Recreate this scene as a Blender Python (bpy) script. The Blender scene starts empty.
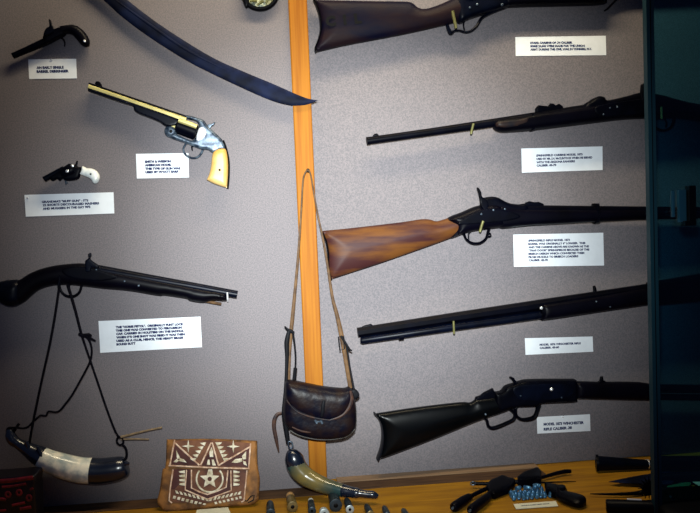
import bpy, bmesh, math, random
import numpy as np
from mathutils import Vector, Matrix
from mathutils.geometry import delaunay_2d_cdt
random.seed(7)
COL = bpy.context.scene.collection
# ------------------------------------------------------------------ camera
FPX = 750.0; D = 1.5
yw, pt, rl = math.radians(6.5), math.radians(2.5), math.radians(2.0)
F = Vector((math.sin(yw)*math.cos(pt), math.cos(yw)*math.cos(pt), -math.sin(pt)))
R0 = F.cross(Vector((0, 0, 1))).normalized(); U0 = R0.cross(F)
RV = R0*math.cos(rl) - U0*math.sin(rl); UV = U0*math.cos(rl) + R0*math.sin(rl)
CAM = -D*F

def ray(x, y):
    return F + RV*((x-350)/FPX) + UV*((256.5-y)/FPX)

class Pl:
    """a real plane of the place; px() finds the spot on it seen at a photo pixel"""
    def __init__(s, p, n): s.p = Vector(p); s.n = Vector(n).normalized()
    def M(s, x, y):
        d = ray(x, y); t = (s.p-CAM).dot(s.n)/d.dot(s.n); return CAM + d*t
    def sc(s, x, y):
        return ((s.M(x, y)-CAM).dot(F))/FPX

def W(depth): return Pl((0, -depth, 0), (0, -1, 0))
ZS = W(0).M(400, 474).z                      # shelf height
def S(h): return Pl((0, 0, ZS+h), (0, 0, 1))
LW = 0.04                                    # left back panel stands this far in front of the right one

# ------------------------------------------------------------------ materials
def mat(name, c, rough=.5, metal=0., spec=.5, coat=0., noise=0., nscale=40., c2=None, bump=0., bscale=200., stretch=None):
    m = bpy.data.materials.new(name); m.use_nodes = True
    nt = m.node_tree; b = nt.nodes['Principled BSDF']
    b.inputs['Base Color'].default_value = (*c, 1); b.inputs['Roughness'].default_value = rough
    b.inputs['Metallic'].default_value = metal; b.inputs['Specular IOR Level'].default_value = spec
    b.inputs['Coat Weight'].default_value = coat; b.inputs['Coat Roughness'].default_value = .15
    tc = nt.nodes.new('ShaderNodeTexCoord'); mp = nt.nodes.new('ShaderNodeMapping')
    nt.links.new(tc.outputs['Object'], mp.inputs[0])
    if stretch: mp.inputs['Scale'].default_value = stretch
    if noise > 0 or c2:
        n = nt.nodes.new('ShaderNodeTexNoise'); n.inputs['Scale'].default_value = nscale; n.inputs['Detail'].default_value = 5
        nt.links.new(mp.outputs[0], n.inputs['Vector'])
        r = nt.nodes.new('ShaderNodeValToRGB')
        c2 = c2 or tuple(v*(1-noise) for v in c)
        r.color_ramp.elements[0].position = .38; r.color_ramp.elements[1].position = .62
        r.color_ramp.elements[0].color = (*c2, 1); r.color_ramp.elements[1].color = (*c, 1)
        nt.links.new(n.outputs['Fac'], r.inputs[0]); nt.links.new(r.outputs[0], b.inputs['Base Color'])
    if bump > 0:
        n = nt.nodes.new('ShaderNodeTexNoise'); n.inputs['Scale'].default_value = bscale; n.inputs['Detail'].default_value = 3
        nt.links.new(mp.outputs[0], n.inputs['Vector'])
        bp = nt.nodes.new('ShaderNodeBump'); bp.inputs['Strength'].default_value = bump; bp.inputs['Distance'].default_value = .002
        nt.links.new(n.outputs['Fac'], bp.inputs['Height']); nt.links.new(bp.outputs[0], b.inputs['Normal'])
    return m

M = {}
M['wall'] = mat('speckled_mauve_board', (.178, .158, .167), .85, spec=.06, nscale=430, c2=(.128, .120, .130), bump=.1, bscale=900)
M['wood_strip'] = mat('varnished_pine', (.29, .108, .008), .6, spec=.12, nscale=7, c2=(.225, .074, .005), stretch=(22, 22, .7))
M['shelf'] = mat('shelf_wood', (.31, .150, .009), .6, spec=.12, nscale=7, c2=(.22, .10, .009), stretch=(1.5, 14, 14), bump=.05)
M['trim'] = mat('pale_wood_trim', (.24, .15, .08), .5, nscale=8, c2=(.18, .11, .06), stretch=(1.2, 20, 20))
M['shelf_shade'] = mat('shelf_shade_brown', (.085, .045, .022), .6, spec=.15, nscale=8, c2=(.045, .024, .014), stretch=(1.5, 14, 14))  # shade at the back of the shelf, painted as brown
M['blued'] = mat('blued_steel', (.0007, .0010, .0038), .4, .0, .06, noise=.5, nscale=30)
M['blued_sheen'] = mat('worn_blued_steel', (.0010, .0022, .008), .36, .1, .10, noise=.5, nscale=40)
M['blade'] = mat('dark_blade_steel', (.004, .008, .030), .6, 0, .07, noise=.7, nscale=30)
M['dark_stock'] = mat('black_walnut', (.0010, .0009, .0036), .4, 0, .08, noise=.5, nscale=14)
M['green_stock'] = mat('dark_oiled_walnut', (.0011, .0016, .0024), .28, 0, .12, coat=.03, noise=.5, nscale=12)
M['starr_stock'] = mat('scratched_dark_walnut', (.010, .0048, .0065), .5, 0, .07, nscale=14, c2=(.0018, .0018, .009), stretch=(.6, 1, 1.6), bump=.1, bscale=60)
M['walnut'] = mat('red_brown_walnut', (.100, .036, .008), .5, 0, .14, nscale=26, c2=(.034, .010, .010), stretch=(.35, 1, 2.0))
M['forend_brown'] = mat('brown_forend', (.016, .007, .005), .5, 0, .2, nscale=40, c2=(.003, .003, .006))
M['brass'] = mat('gold_reflection', (.50, .44, .17), .4, .3, .5, noise=.2, nscale=50)  # warm reflection on the revolver's metal, painted as gold base colour
M['hook_brass'] = mat('tarnished_brass', (.13, .125, .04), .5, .3, .3, noise=.3, nscale=60)
M['silver'] = mat('worn_nickel', (.10, .135, .175), .36, .4, .4, nscale=120, c2=(.010, .020, .04))
M['bright'] = mat('bright_nickel', (.85, .87, .9), .2, .6, .7)
M['ivory'] = mat('yellow_ivory', (.54, .375, .14), .4, 0, .3, nscale=30, c2=(.47, .27, .07))
M['pearl'] = mat('white_pearl', (.85, .88, .86), .25, 0, .6, coat=.4, nscale=60, c2=(.62, .68, .68))
M['dot'] = mat('dark_screw', (.001, .001, .0015), .5, spec=.1)
M['paper'] = mat('white_card', (.74, .78, .82), .85, spec=.1, noise=.05, nscale=60)
M['paper_old'] = mat('cream_card', (.62, .62, .50), .8, spec=.2, noise=.1, nscale=60)
M['ink'] = mat('blue_black_ink', (.015, .02, .08), .9, spec=.05)
M['cord'] = mat('dark_cord', (.0025, .0025, .006), .9, spec=.08, noise=.4, nscale=200)
M['strap'] = mat('tan_leather_strap', (.105, .056, .023), .6, spec=.2, nscale=60, c2=(.05, .026, .012))
M['strap_dark'] = mat('dark_leather_strap', (.0025, .0028, .005), .6, spec=.12, noise=.5, nscale=60)
M['leather'] = mat('dark_bag_leather', (.0085, .0042, .0042), .42, 0, .14, nscale=45, c2=(.0006, .0010, .0055), bump=.7, bscale=60)
M['leather_edge'] = mat('worn_brown_leather', (.045, .018, .010), .55, 0, .3, nscale=60, c2=(.006, .004, .007))
M['piping'] = mat('bag_piping', (.05, .045, .04), .5, noise=.5, nscale=40)
M['horn_white'] = mat('pale_horn', (.95, .92, .78), .25, 0, .5, coat=.4, nscale=45, c2=(.42, .50, .50))
M['horn_green'] = mat('translucent_green_horn', (.15, .115, .035), .22, 0, .5, coat=.4, nscale=15, c2=(.018, .045, .045))
M['horn_dark'] = mat('black_horn', (.004, .008, .020), .25, 0, .6, coat=.4, noise=.4, nscale=30)
M['pouch_tan'] = mat('tan_rawhide', (.26, .115, .030), .6, 0, .2, nscale=45, c2=(.085, .037, .013), bump=.4, bscale=120)
M['pouch_panel'] = mat('red_brown_tooled_leather', (.17, .072, .036), .6, 0, .2, nscale=35, c2=(.085, .032, .022), bump=.2, bscale=150)
M['pouch_dark'] = mat('maroon_painted_leather', (.075, .024, .022), .6, 0, .2, noise=.4, nscale=35)
M['pouch_white'] = mat('white_painted_carving', (.74, .71, .58), .6, spec=.2, nscale=110, c2=(.42, .37, .25))
M['pouch_line'] = mat('pink_white_painted_line', (.72, .55, .42), .6, spec=.2, nscale=110, c2=(.42, .25, .16))
M['lead'] = mat('blue_grey_lead', (.08, .24, .42), .28, .45, .6, nscale=120, c2=(.02, .08, .18))
M['tin_black'] = mat('black_tin', (.004, .003, .006), .35, 0, .4)
M['tin_red'] = mat('red_tin_print', (.22, .008, .014), .5, noise=.6, nscale=90)
M['case_brass'] = mat('aged_cartridge_brass', (.22, .16, .06), .35, .5, noise=.4, nscale=80)
M['case_dark'] = mat('tarnished_cartridge', (.025, .04, .055), .35, .4, noise=.4, nscale=80)
M['case_pale'] = mat('pale_cartridge_base', (.50, .58, .60), .35, .5, noise=.3, nscale=120)
M['wood_plug'] = mat('wooden_bullet', (.42, .25, .10), .6, noise=.3, nscale=80)
M['straw'] = mat('raw_hide_lace', (.22, .15, .08), .7, noise=.3, nscale=100)
M['medal'] = mat('greened_brass_relief', (.30, .27, .13), .4, .4, nscale=90, c2=(.05, .06, .04), bump=.8, bscale=110)
M['black_iron'] = mat('black_iron', (.0012, .0012, .002), .55, spec=.08)
M['rubber'] = mat('black_rim', (.001, .0015, .003), .4, spec=.1)
M['teal_metal'] = mat('teal_anodised_edge', (.004, .024, .036), .45, .1, .2)
M['teal_reflection'] = mat('teal_glass_reflection', (.008, .05, .085), .4, .2, .4)
M['green_cloth'] = mat('dark_green_felt', (.015, .12, .045), .8)

g = bpy.data.materials.new('tinted_glass'); g.use_nodes = True; nt = g.node_tree; nt.nodes.clear()
o = nt.nodes.new('ShaderNodeOutputMaterial'); mx = nt.nodes.new('ShaderNodeMixShader')
tr = nt.nodes.new('ShaderNodeBsdfTransparent'); gl = nt.nodes.new('ShaderNodeBsdfGlossy'); fr = nt.nodes.new('ShaderNodeFresnel')
tr.inputs[0].default_value = (.31, .62, .73, 1); gl.inputs['Roughness'].default_value = .03; fr.inputs[0].default_value = 1.35
nt.links.new(fr.outputs[0], mx.inputs[0]); nt.links.new(tr.outputs[0], mx.inputs[1]); nt.links.new(gl.outputs[0], mx.inputs[2])
nt.links.new(mx.outputs[0], o.inputs[0]); M['glass'] = g

# ------------------------------------------------------------------ object helpers
def thing(name, label, cat, loc, group=None):
    e = bpy.data.objects.new(name, None); COL.objects.link(e); e.empty_display_size = .02
    e.location = loc; e['label'] = label; e['category'] = cat
    if group: e['group'] = group
    return e

def world_loc(o):
    v = Vector((0, 0, 0))
    while o: v += Vector(o.location); o = o.parent
    return v

def link(name, geo, m, parent=None, label=None, cat=None, group=None, kind=None, smooth=True, flat_angle=40):
    V, Fc = geo
    if parent is not None:
        org = Vector((0, 0, 0)); base = world_loc(parent)
    else:
        base = sum((Vector(v) for v in V), Vector())/len(V); org = base
    me = bpy.data.meshes.new(name); me.from_pydata([tuple(Vector(v)-base) for v in V], [], Fc)
    bm = bmesh.new(); bm.from_mesh(me); bmesh.ops.recalc_face_normals(bm, faces=bm.faces)
    for f in bm.faces: f.smooth = smooth
    if smooth:
        for e in bm.edges:
            if len(e.link_faces) == 2 and e.calc_face_angle(0) > math.radians(flat_angle): e.smooth = False
    bm.to_mesh(me); bm.free(); me.materials.append(m)
    ob = bpy.data.objects.new(name, me); COL.objects.link(ob); ob.location = org
    if parent is not None: ob.parent = parent
    if label: ob['label'] = label
    if cat: ob['category'] = cat
    if group: ob['group'] = group
    if kind: ob['kind'] = kind
    return ob

def join(*geos):
    V, Fc = [], []
    for v, f in geos:
        n = len(V); V += list(v); Fc += [tuple(i+n for i in q) for q in f]
    return V, Fc

def cr(pts, closed=True, n=4):
    """smooth curve through points; a point with a third value is a sharp corner"""
    out = []; L = len(pts); rng = range(L if closed else L-1)
    for i in rng:
        p1 = pts[i]; p2 = pts[(i+1) % L]
        p0 = pts[(i-1) % L] if closed or i > 0 else p1
        p3 = pts[(i+2) % L] if closed or i+2 < L else p2
        s1 = len(p1) > 2; s2 = len(p2) > 2
        for k in range(n):
            t = k/n; q = []
            for a in (0, 1):
                m1 = (p2[a]-p1[a]) if s1 else (p2[a]-p0[a])/2
                m2 = (p2[a]-p1[a]) if s2 else (p3[a]-p1[a])/2
                q.append((2*t**3-3*t*t+1)*p1[a]+(t**3-2*t*t+t)*m1+(-2*t**3+3*t*t)*p2[a]+(t**3-t*t)*m2)
            out.append(tuple(q))
    if not closed: out.append(tuple(pts[-1][:2]))
    return out

def resamp(loop, step):
    out = []
    for i in range(len(loop)):
        a = np.array(loop[i][:2], float); b = np.array(loop[(i+1) % len(loop)][:2], float)
        k = max(1, int(math.ceil(np.linalg.norm(b-a)/step)))
        for j in range(k): out.append(a+(b-a)*j/k)
    return out

def puff(loop, T, r, pl, edge=.15, step=2.0, holes=(), shape=.5, back=None):
    """solid with this outline, rounded over r towards its rim; T = half thickness in metres"""
    loops = [resamp(l, step) for l in [loop]+list(holes)]
    B = []; E = []
    for l in loops:
        n = len(B); B += l; E += [(n+i, n+(i+1) % len(l)) for i in range(len(l))]
    B = np.array(B); nb = len(B)
    A = B[[e[0] for e in E]]; C = B[[e[1] for e in E]]
    def dist(P):
        ab = C-A; ap = P[:, None]-A[None]; t = np.clip((ap*ab).sum(2)/np.maximum((ab*ab).sum(1), 1e-9), 0, 1)
        return np.sqrt(((ap-ab*t[..., None])**2).sum(2)).min(1)
    def inside(P):
        x = P[:, 0:1]; y = P[:, 1:2]
        c = ((A[:, 1] > y) != (C[:, 1] > y)) & (x < (C[:, 0]-A[:, 0])*(y-A[:, 1])/np.where(C[:, 1] == A[:, 1], 1e-9, C[:, 1]-A[:, 1])+A[:, 0])
        return c.sum(1) % 2 == 1
    mn = B.min(0); mxx = B.max(0); gx = np.arange(mn[0], mxx[0], step); gy = np.arange(mn[1], mxx[1], step*.87)
    G = np.array([(x+(step/2 if j % 2 else 0), y) for j, y in enumerate(gy) for x in gx]).reshape(-1, 2)
    if len(G): G = G[inside(G)]
    if len(G): d = dist(G); G = G[d > max(step*.45, min(r, 3*step)*.55)]
    ex = []
    for e in E:
        a, b = B[e[0]], B[e[1]]; t = b-a; L = np.linalg.norm(t)
        if L < 1e-6: continue
        nn = np.array((-t[1], t[0]))/L
        for fr_ in (.18, .5):
            off = min(r, 3*step)*fr_
            for sgn in (1, -1): ex.append((*((a+b)/2+nn*off*sgn), off))
    ex = np.array(ex); P2 = ex[:, :2]; k = inside(P2); P2 = P2[k]; off = ex[k, 2]
    if len(P2):
        dd = dist(P2); P2 = P2[dd > off*.93]
    P = np.vstack([B, P2, G]) if len(G) else np.vstack([B, P2])
    vs, es, fs, *_ = delaunay_2d_cdt([Vector(p) for p in P], E, [], 0, 1e-5)
    vs = np.array([tuple(v) for v in vs]); fs = [tuple(f) for f in fs]
    cen = np.array([vs[list(f)].mean(0) for f in fs]); ok = inside(cen)
    fs = [f for f, q in zip(fs, ok) if q]
    d = dist(vs); u = np.clip(d/r, 0, 1)
    h = T*(edge+(1-edge)*(np.maximum(0, 1-(1-u)**2))**shape)
    V = [pl.M(*v)+pl.n*hh for v, hh in zip(vs, h)]
    hb = h if back is None else np.full(len(h), back)
    n = len(vs); V += [pl.M(*v)-pl.n*hh for v, hh in zip(vs, hb)]
    Fc = list(fs)+[tuple(i+n for i in reversed(f)) for f in fs]
    cnt = {}
    for f in fs:
        for i in range(len(f)):
            a, b = f[i], f[(i+1) % len(f)]; cnt[(a, b)] = 1
    for (a, b) in cnt:
        if (b, a) not in cnt: Fc.append((b, a, a+n, b+n))
    used = sorted({i for f in Fc for i in f}); mp = {i: k for k, i in enumerate(used)}
    return [V[i] for i in used], [tuple(mp[i] for i in f) for f in Fc]

def plate(loop, T, pl, r=1.0, edge=.6, step=1.5, holes=()):
    return puff(loop, T, r, pl, edge, step, holes)

def tube3(pts, rad, n=12, closed=False, caps=True, flat=1.0, phase=0., up=None):
    pts = [Vector(p) for p in pts]; L = len(pts)
    if not hasattr(rad, '__len__'): rad = [rad]*L
    V = []; Fc = []
    ref = Vector(up) if up else Vector((0, -1, 0))
    for i in range(L):
        a = pts[(i-1) % L] if closed or i > 0 else pts[i]; b = pts[(i+1) % L] if closed or i < L-1 else pts[i]
        t = (b-a).normalized(); s = t.cross(ref)
        if s.length < 1e-3: s = t.cross(Vector((0, 0, 1)))
        if s.length < 1e-3: s = t.cross(Vector((1, 0, 0)))
        s.normalize(); u = s.cross(t).normalized()
        for k in range(n):
            an = 2*math.pi*(k+phase)/n; V.append(pts[i]+s*math.cos(an)*rad[i]+u*math.sin(an)*rad[i]*flat)
    for i in range(L if closed else L-1):
        j = (i+1) % L
        for k in range(n): Fc.append((i*n+k, i*n+(k+1) % n, j*n+(k+1) % n, j*n+k))
    if caps and not closed:
        Fc.append(tuple(range(n))[::-1]); Fc.append(tuple((L-1)*n+k for k in range(n)))
    return V, Fc

def tube(path, rpx, pl, n=10, closed=False, smooth=0, flat=1.0, phase=0., dz=None):
    """tube along photo points on a plane; third values = extra distance out of the plane"""
    if smooth:
        if not closed:
            h = [p[2] if len(p) > 2 else 0 for p in path]; L = len(path)
            rr = rpx if hasattr(rpx, '__len__') else [rpx]*L
            q = cr([p[:2] for p in path], False, smooth); hh = []; r2 = []
            for i in range(L-1):
                for k in range(smooth): t = k/smooth; hh.append(h[i]*(1-t)+h[i+1]*t); r2.append(rr[i]*(1-t)+rr[i+1]*t)
            hh.append(h[-1]); r2.append(rr[-1]); path = [(a[0], a[1], b) for a, b in zip(q, hh)]; rpx = r2
        else: path = cr([p[:2] for p in path], True, smooth)
    pts = []
    for p in path:
        d = p[2] if len(p) > 2 else 0
        pts.append(Pl(pl.p+pl.n*d, pl.n).M(p[0], p[1]))
    s = pl.sc(*path[0][:2]); rad = [v*s for v in rpx] if hasattr(rpx, '__len__') else rpx*s
    return tube3(pts, rad, n, closed, True, flat, phase, tuple(pl.n))

def box(x0, x1, y0, y1, z0, z1):
    V = [(x, y, z) for x in (x0, x1) for y in (y0, y1) for z in (z0, z1)]
    return V, [(0, 1, 3, 2), (4, 6, 7, 5), (0, 4, 5, 1), (2, 3, 7, 6), (0, 2, 6, 4), (1, 5, 7, 3)]

def disc(cx, cy, r, pl, T, n=16, dome=.6):
    s = pl.sc(cx, cy); c = pl.M(cx, cy); u = pl.n.cross(Vector((0, 0, 1)))
    if u.length < .1: u = Vector((1, 0, 0))
    u.normalize(); v = pl.n.cross(u)
    V = []; prof = [(1, -T), (1, T*.4), (.8, T*.8), (.4, T)]
    for f, h in prof:
        for k in range(n): a = 2*math.pi*k/n; V.append(c+(u*math.cos(a)+v*math.sin(a))*r*s*f+pl.n*h)
    Fc = [(i*n+k, i*n+(k+1) % n, (i+1)*n+(k+1) % n, (i+1)*n+k) for i in range(3) for k in range(n)]
    Fc += [tuple(range(n))[::-1], tuple(3*n+k for k in range(n))]
    return V, Fc

# ------------------------------------------------------------------ the case
def struct(name, geo, m): return link(name, geo, m, kind='structure', smooth=False)
XR = W(0).M(316, 200).x - .01
struct('wall_back_right', box(XR, 1.5, 0, .03, ZS-.03, .95), M['wall'])
struct('wall_back_left', box(-1.4, XR, -LW, .03, ZS-.03, .95), M['wall'])
struct('floor', box(-1.4, 1.5, -.36, .03, ZS-.03, ZS), M['shelf'])
struct('ceiling', box(-1.4, 1.5, -.36, .03, .95, .98), M['trim'])
# pale ledge strip along the foot of the right panel
XE = S(0).M(545, 474).x
struct('baseboard_right', box(XR+.03, XE, -.028, -.0002, ZS, ZS+.003), M['trim'])
struct('shade_strip_1', join(box(XR+.03, XE, -.072, -.0282, ZS, ZS+.0012), box(-1.4, XR+.03, -.086, -LW-.0002, ZS, ZS+.0012)), M['shelf_shade'])  # thin dark strip standing in for the shadow along the wall foot

sd = LW+.009; sp = W(sd)
zt = .948; zb = ZS+.0005
def vline(xa, ya, xb, yb):
    a = sp.M(xa, ya); b = sp.M(xb, yb); k = (b.x-a.x)/(b.z-a.z)
    return lambda z: a.x+k*(z-a.z)
l = vline(288.2, 0, 308, 440); r = vline(307, 0, 325.6, 440)
V = []
for z in (zb, zt):
    for (fx, y, ins) in ((l, -LW-.0002, 0), (l, -sd+.002, 0), (l, -sd, .002), (r, -sd, -.002), (r, -sd+.002, 0), (r, -LW-.0002, 0)): V.append((fx(z)+ins, y, z))
link('wooden_batten', (V, [(0, 1, 2, 3, 4, 5), (6, 7, 8, 9, 10, 11)]+[(i, (i+1) % 6, 6+(i+1) % 6, 6+i) for i in range(6)]), M['wood_strip'],
     label='varnished orange-brown upright wooden strip covering the joint of the back panels', cat='wood strip', smooth=False)

# ------------------------------------------------------------------ text cards
def text_geo(lines, pl, th):
    V = []; Fc = []
    for txt, p0, p1, cap in lines:
        cu = bpy.data.curves.new('tmp', 'FONT'); cu.body = txt; cu.size = 1; cu.resolution_u = 2; cu.offset = .085 if 110 < p0[0] < 200 else .062
        ob = bpy.data.objects.new('tmp', cu); COL.objects.link(ob)
        dg = bpy.context.evaluated_depsgraph_get(); me = ob.evaluated_get(dg).to_mesh()
        xs = [v.co.x for v in me.vertices]; x0, x1 = min(xs), max(xs)
        a = pl.M(*p0); b = pl.M(*p1); ux = (b-a)/(x1-x0); up = ux.normalized().cross(pl.n).normalized()
        if up.z < 0: up = -up
        if abs(pl.n.z) > .9 and up.y < 0: up = -up
        sy = cap*pl.sc(*p0)/.70
        n = len(V)
        for v in me.vertices: V.append(a+ux*(v.co.x-x0)+up*(v.co.y*sy)+pl.n*th)
        for p in me.polygons: Fc.append(tuple(i+n for i in p.vertices))
        ob.evaluated_get(dg).to_mesh_clear(); bpy.data.objects.remove(ob); bpy.data.curves.remove(cu)
    return V, Fc

def card(quad, lines, pl, label, name='label_card', m='paper', pin=None, cat='label', group='typed cards on the back wall'):
    c = sum((pl.M(*q) for q in quad), Vector())/4
    t = thing(name, label, cat, pl.M(*quad[3]), group)
    a, b, cc, d = [pl.M(*q) for q in quad]; n = pl.n*.0012
    V = [a, b, cc, d, a+n, b+n, cc+n, d+n]
    link('card', (V, [(0, 1, 2, 3), (4, 5, 6, 7), (0, 1, 5, 4), (1, 2, 6, 5), (2, 3, 7, 6), (3, 0, 4, 7)]), M[m], t, smooth=False)
    if lines: link('typed_text', text_geo(lines, pl, .0016), M['ink'], t, smooth=False)
    if pin: link('pin', disc(pin[0], pin[1], 1.0, Pl(pl.p+pl.n*.0022, pl.n), .001), M['bright'], t)
    return t
WR = W(-.0004); WL = W(LW-.0004)
def L(t, x0, y0, x1, y1, cap=1.9): return (t, (x0, y0+1), (x1, y1+1), cap+(.15 if x0 < 200 else 0))
card([(28.3, 59.5), (76.2, 58.9), (77, 78.5), (29.4, 79.1)], [L('AN EARLY SINGLE', 36.8, 68, 64, 67.6, 2.2), L('BARREL DERRINGER', 37, 71.9, 69, 71.3, 2.2)], WL,
     'small two-line white card under the little single-barrel pistol at top left', pin=(51.5, 59.6))
card([(24.6, 194.9), (113.6, 192.3), (114.4, 213.4), (26, 216.7)], [L('GRANDMA\'S "MUFF GUN" - IT\'S', 42, 202, 88.5, 200.4), L('22 SHORTS DISCOURAGED MASHERS', 43, 205.2, 99.3, 203.2), L('AND MUGGERS IN THE GAY 90\'S', 43, 208.8, 90.7, 206.8)], WL,
     'long three-line white card under the small revolver with the white grip', pin=(27.5, 198))
card([(136, 153.9), (188.4, 153.2), (189, 177.3), (137, 178.5)], [L('SMITH & WESSON', 145, 161.8, 171, 161.3), L('AMERICAN MODEL', 145, 165.3, 171.6, 164.8), L('THIS TYPE OF GUN WAS', 145.3, 168.8, 180.6, 168.4), L('USED BY WYATT EARP', 145.5, 172.3, 178.8, 171.6)], WL,
     'squarish four-line white card under the long-barrelled revolver')
card([(98.6, 321), (200.5, 316.6), (202, 347), (100.4, 352.7)], [L('THE "HORSE PISTOL".  ORIGINALLY FLINT LOCK', 116, 327.2, 183.7, 324), L('THIS ONE WAS CONVERTED TO PERCUSSION', 116, 330.6, 182, 327.4), L('CAP. CARRIED IN HOLSTERS ON THE SADDLE.', 116.3, 333.9, 183.9, 330.7), L('WHEN IT\'S ONE SHOT WAS FIRED IT WAS THEN', 116.4, 337.4, 185, 334.1), L('USED AS A CLUB, HENCE, THE HEAVY BRASS', 116.5, 340.8, 183.4, 337.5), L('BOUND BUTT', 116.6, 344.3, 135.7, 343.2)], WL,
     'large six-line white card under the barrel of the long horse pistol')
card([(515.2, 37.2), (605.5, 35.9), (606, 55.3), (515.6, 56.1)], [L('STARR CARBINE OF .54 CALIBER', 530, 43, 572, 42.6), L('SOME 25,000 WERE MADE FOR THE UNION', 530, 46.3, 584.5, 45.8), L('ARMY DURING THE CIVIL WAR IN YONKERS, N.Y.', 530, 49.6, 591.5, 49)], WR,
     'narrow three-line white card under the topmost long gun')
card([(521.2, 148.6), (602.2, 146.4), (602.4, 170), (521.8, 172.7)], [L('SPRINGFIELD CARBINE MODEL 1873', 536, 155.6, 582.3, 154.3), L('USED BY MR. J.H. McCLINTOCK WHEN HE SERVED', 536.2, 159, 592, 157.4), L('WITH THE ARIZONA RANGERS', 536.2, 162.4, 574.7, 161.2), L('CALIBER .45-70', 536.3, 165.6, 556, 165)], WR,
     'four-line white card under the carbine whose muzzle points left near the top')
card([(513.1, 234.6), (603, 232.7), (603.8, 265.5), (513.8, 266.7)], [L('SPRINGFIELD RIFLE MODEL 1873', 528, 240.6, 569.6, 239.8), L('BARREL WAS ORIGINALLY 6" LONGER.  THIS', 528, 243.9, 585, 242.9), L('AND THE CARBINE ABOVE ARE KNOWN AS THE', 528, 247.2, 588.6, 246.2), L('"TRAP DOOR" SPRINGFIELDS BECAUSE OF THE', 528.2, 250.5, 589, 249.4), L('BREECH DESIGN WHICH CONVERTED THEM', 528.2, 253.8, 584, 252.8), L('FROM MUZZLE TO BREECH LOADERS', 528.2, 257.1, 578, 256.1), L('CALIBER .45-70', 528.4, 260.2, 547.6, 259.9)], WR,
     'tall seven-line white card under the red-brown stocked rifle')
card([(524.7, 338.2), (592.4, 336.4), (593, 351.6), (525.4, 354.8)], [L('MODEL 1876 WINCHESTER RIFLE', 539.3, 344.6, 580.5, 343), L('CALIBER .45-60', 539.4, 347.8, 558.8, 347)], WR,
     'two-line white card in the gap between the two lowest rifles')
card([(536.6, 417), (589.7, 414.1), (590.2, 430.8), (537.2, 433.5)], [L('MODEL 1873 WINCHESTER', 543.3, 424.3, 583.5, 422.6, 2.5), L('RIFLE CALIBER .38', 543.4, 429.4, 571.6, 427.6, 2.5)], WR,
     'two-line white card under the lowest rifle, just above the shelf', pin=(563, 416.6))

# ------------------------------------------------------------------ small pistols
pd = W(LW+.013)
t = thing('percussion_pistol', 'tiny black single-barrel pistol with curved grip at top left', 'pistol', pd.M(55, 38))
link('barrel', tube([(12.8, 56), (28, 49.5), (46, 41.5)], [3.1, 3.3, 4.0], pd, 12), M['blued'], t)
link('frame', puff(cr([(43, 37.5), (47, 33), (54, 29.5), (61, 27), (66, 28), (66, 34.5), (62, 37.5), (57, 40), (46, 45)]), .009, 4, pd), M['blued'], t)
link('grip', puff(cr([(60, 27.2), (66, 25.6), (72.5, 25), (78, 26.6), (83, 30.2), (87.5, 36), (89.8, 42), (89, 46), (86, 47), (82, 45.4), (79, 42), (76, 38.4), (72.5, 34.8), (67, 33.6), (60, 36)]), .011, 5, pd, .2), M['dark_stock'], t)
link('hammer', plate(cr([(44.2, 36), (44.4, 32), (47, 28), (49.5, 26.5), (49.2, 22), (49, 19.4), (51, 20.5), (51.6, 24), (53.5, 27.5), (54, 31), (51, 34)]), .0035, W(LW+.021), 1.0), M['blued_sheen'], t)
link('trigger', tube([(60.5, 37), (63.6, 39.6), (64.8, 43), (64.6, 46.6)], [.9, .9, .8, .6], pd, 8, smooth=3), M['blued'], t)
link('butt_screw', disc(84.5, 41, 1.3, W(LW+.0243), .001), M['bright'], t)

t = thing('pocket_revolver', 'small dark snub revolver with white pearl grip', 'revolver', pd.M(70, 175))
link('barrel', tube([(44.2, 179.4), (56, 173), (64, 169)], [3.0, 2.9, 3.2], pd, 12), M['blued_sheen'], t)
link('frame', puff(cr([(49, 176.8), (58, 170.5), (69, 163.6, 1), (74.5, 165), (79, 167), (82, 167.4), (82, 171), (80.5, 175), (79, 178.6), (74, 180.4), (66, 180.8), (63, 178.8), (60, 181), (57.5, 179.3), (53.5, 181), (50.5, 180)]), .006, 3, pd), M['blued'], t)
link('cylinder', tube([(61.5, 174), (64, 173), (72, 169.8), (74, 169)], [4.6, 5.9, 5.9, 5], pd, 12), M['blued'], t)
link('hammer', plate([(73.5, 166), (75.4, 164), (76.5, 160.8), (77.9, 160.8), (77.4, 164.5), (77, 168), (74, 169)], .002, pd), M['blued'], t)
link('trigger_knob', tube([(65.4, 180.5), (66.2, 184), (67.6, 182.4)], [.8, 1.1, .6], pd, 8), M['silver'], t)
link('grip', puff(cr([(82.6, 166.3), (87, 168), (92, 168.6), (96, 170.4), (99, 174), (99.8, 178), (98.2, 182.2), (95.3, 183.8), (93, 182.6), (91.4, 179.8), (88.6, 177.8), (83.5, 175.8), (80.2, 174.2), (81.4, 170.6)]), .009, 3.5, pd, .2, 1.5), M['pearl'], t, label='white pearl grip')
link('grip_screw', disc(90.6, 174, .9, W(LW+.0225), .001), M['dot'], t)
link('frame_screw', disc(67.2, 171.2, 1.5, W(LW+.0255), .0015), M['bright'], t)
link('latch', disc(72.4, 165.8, 1.5, W(LW+.019), .0015), M['bright'], t)

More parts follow.
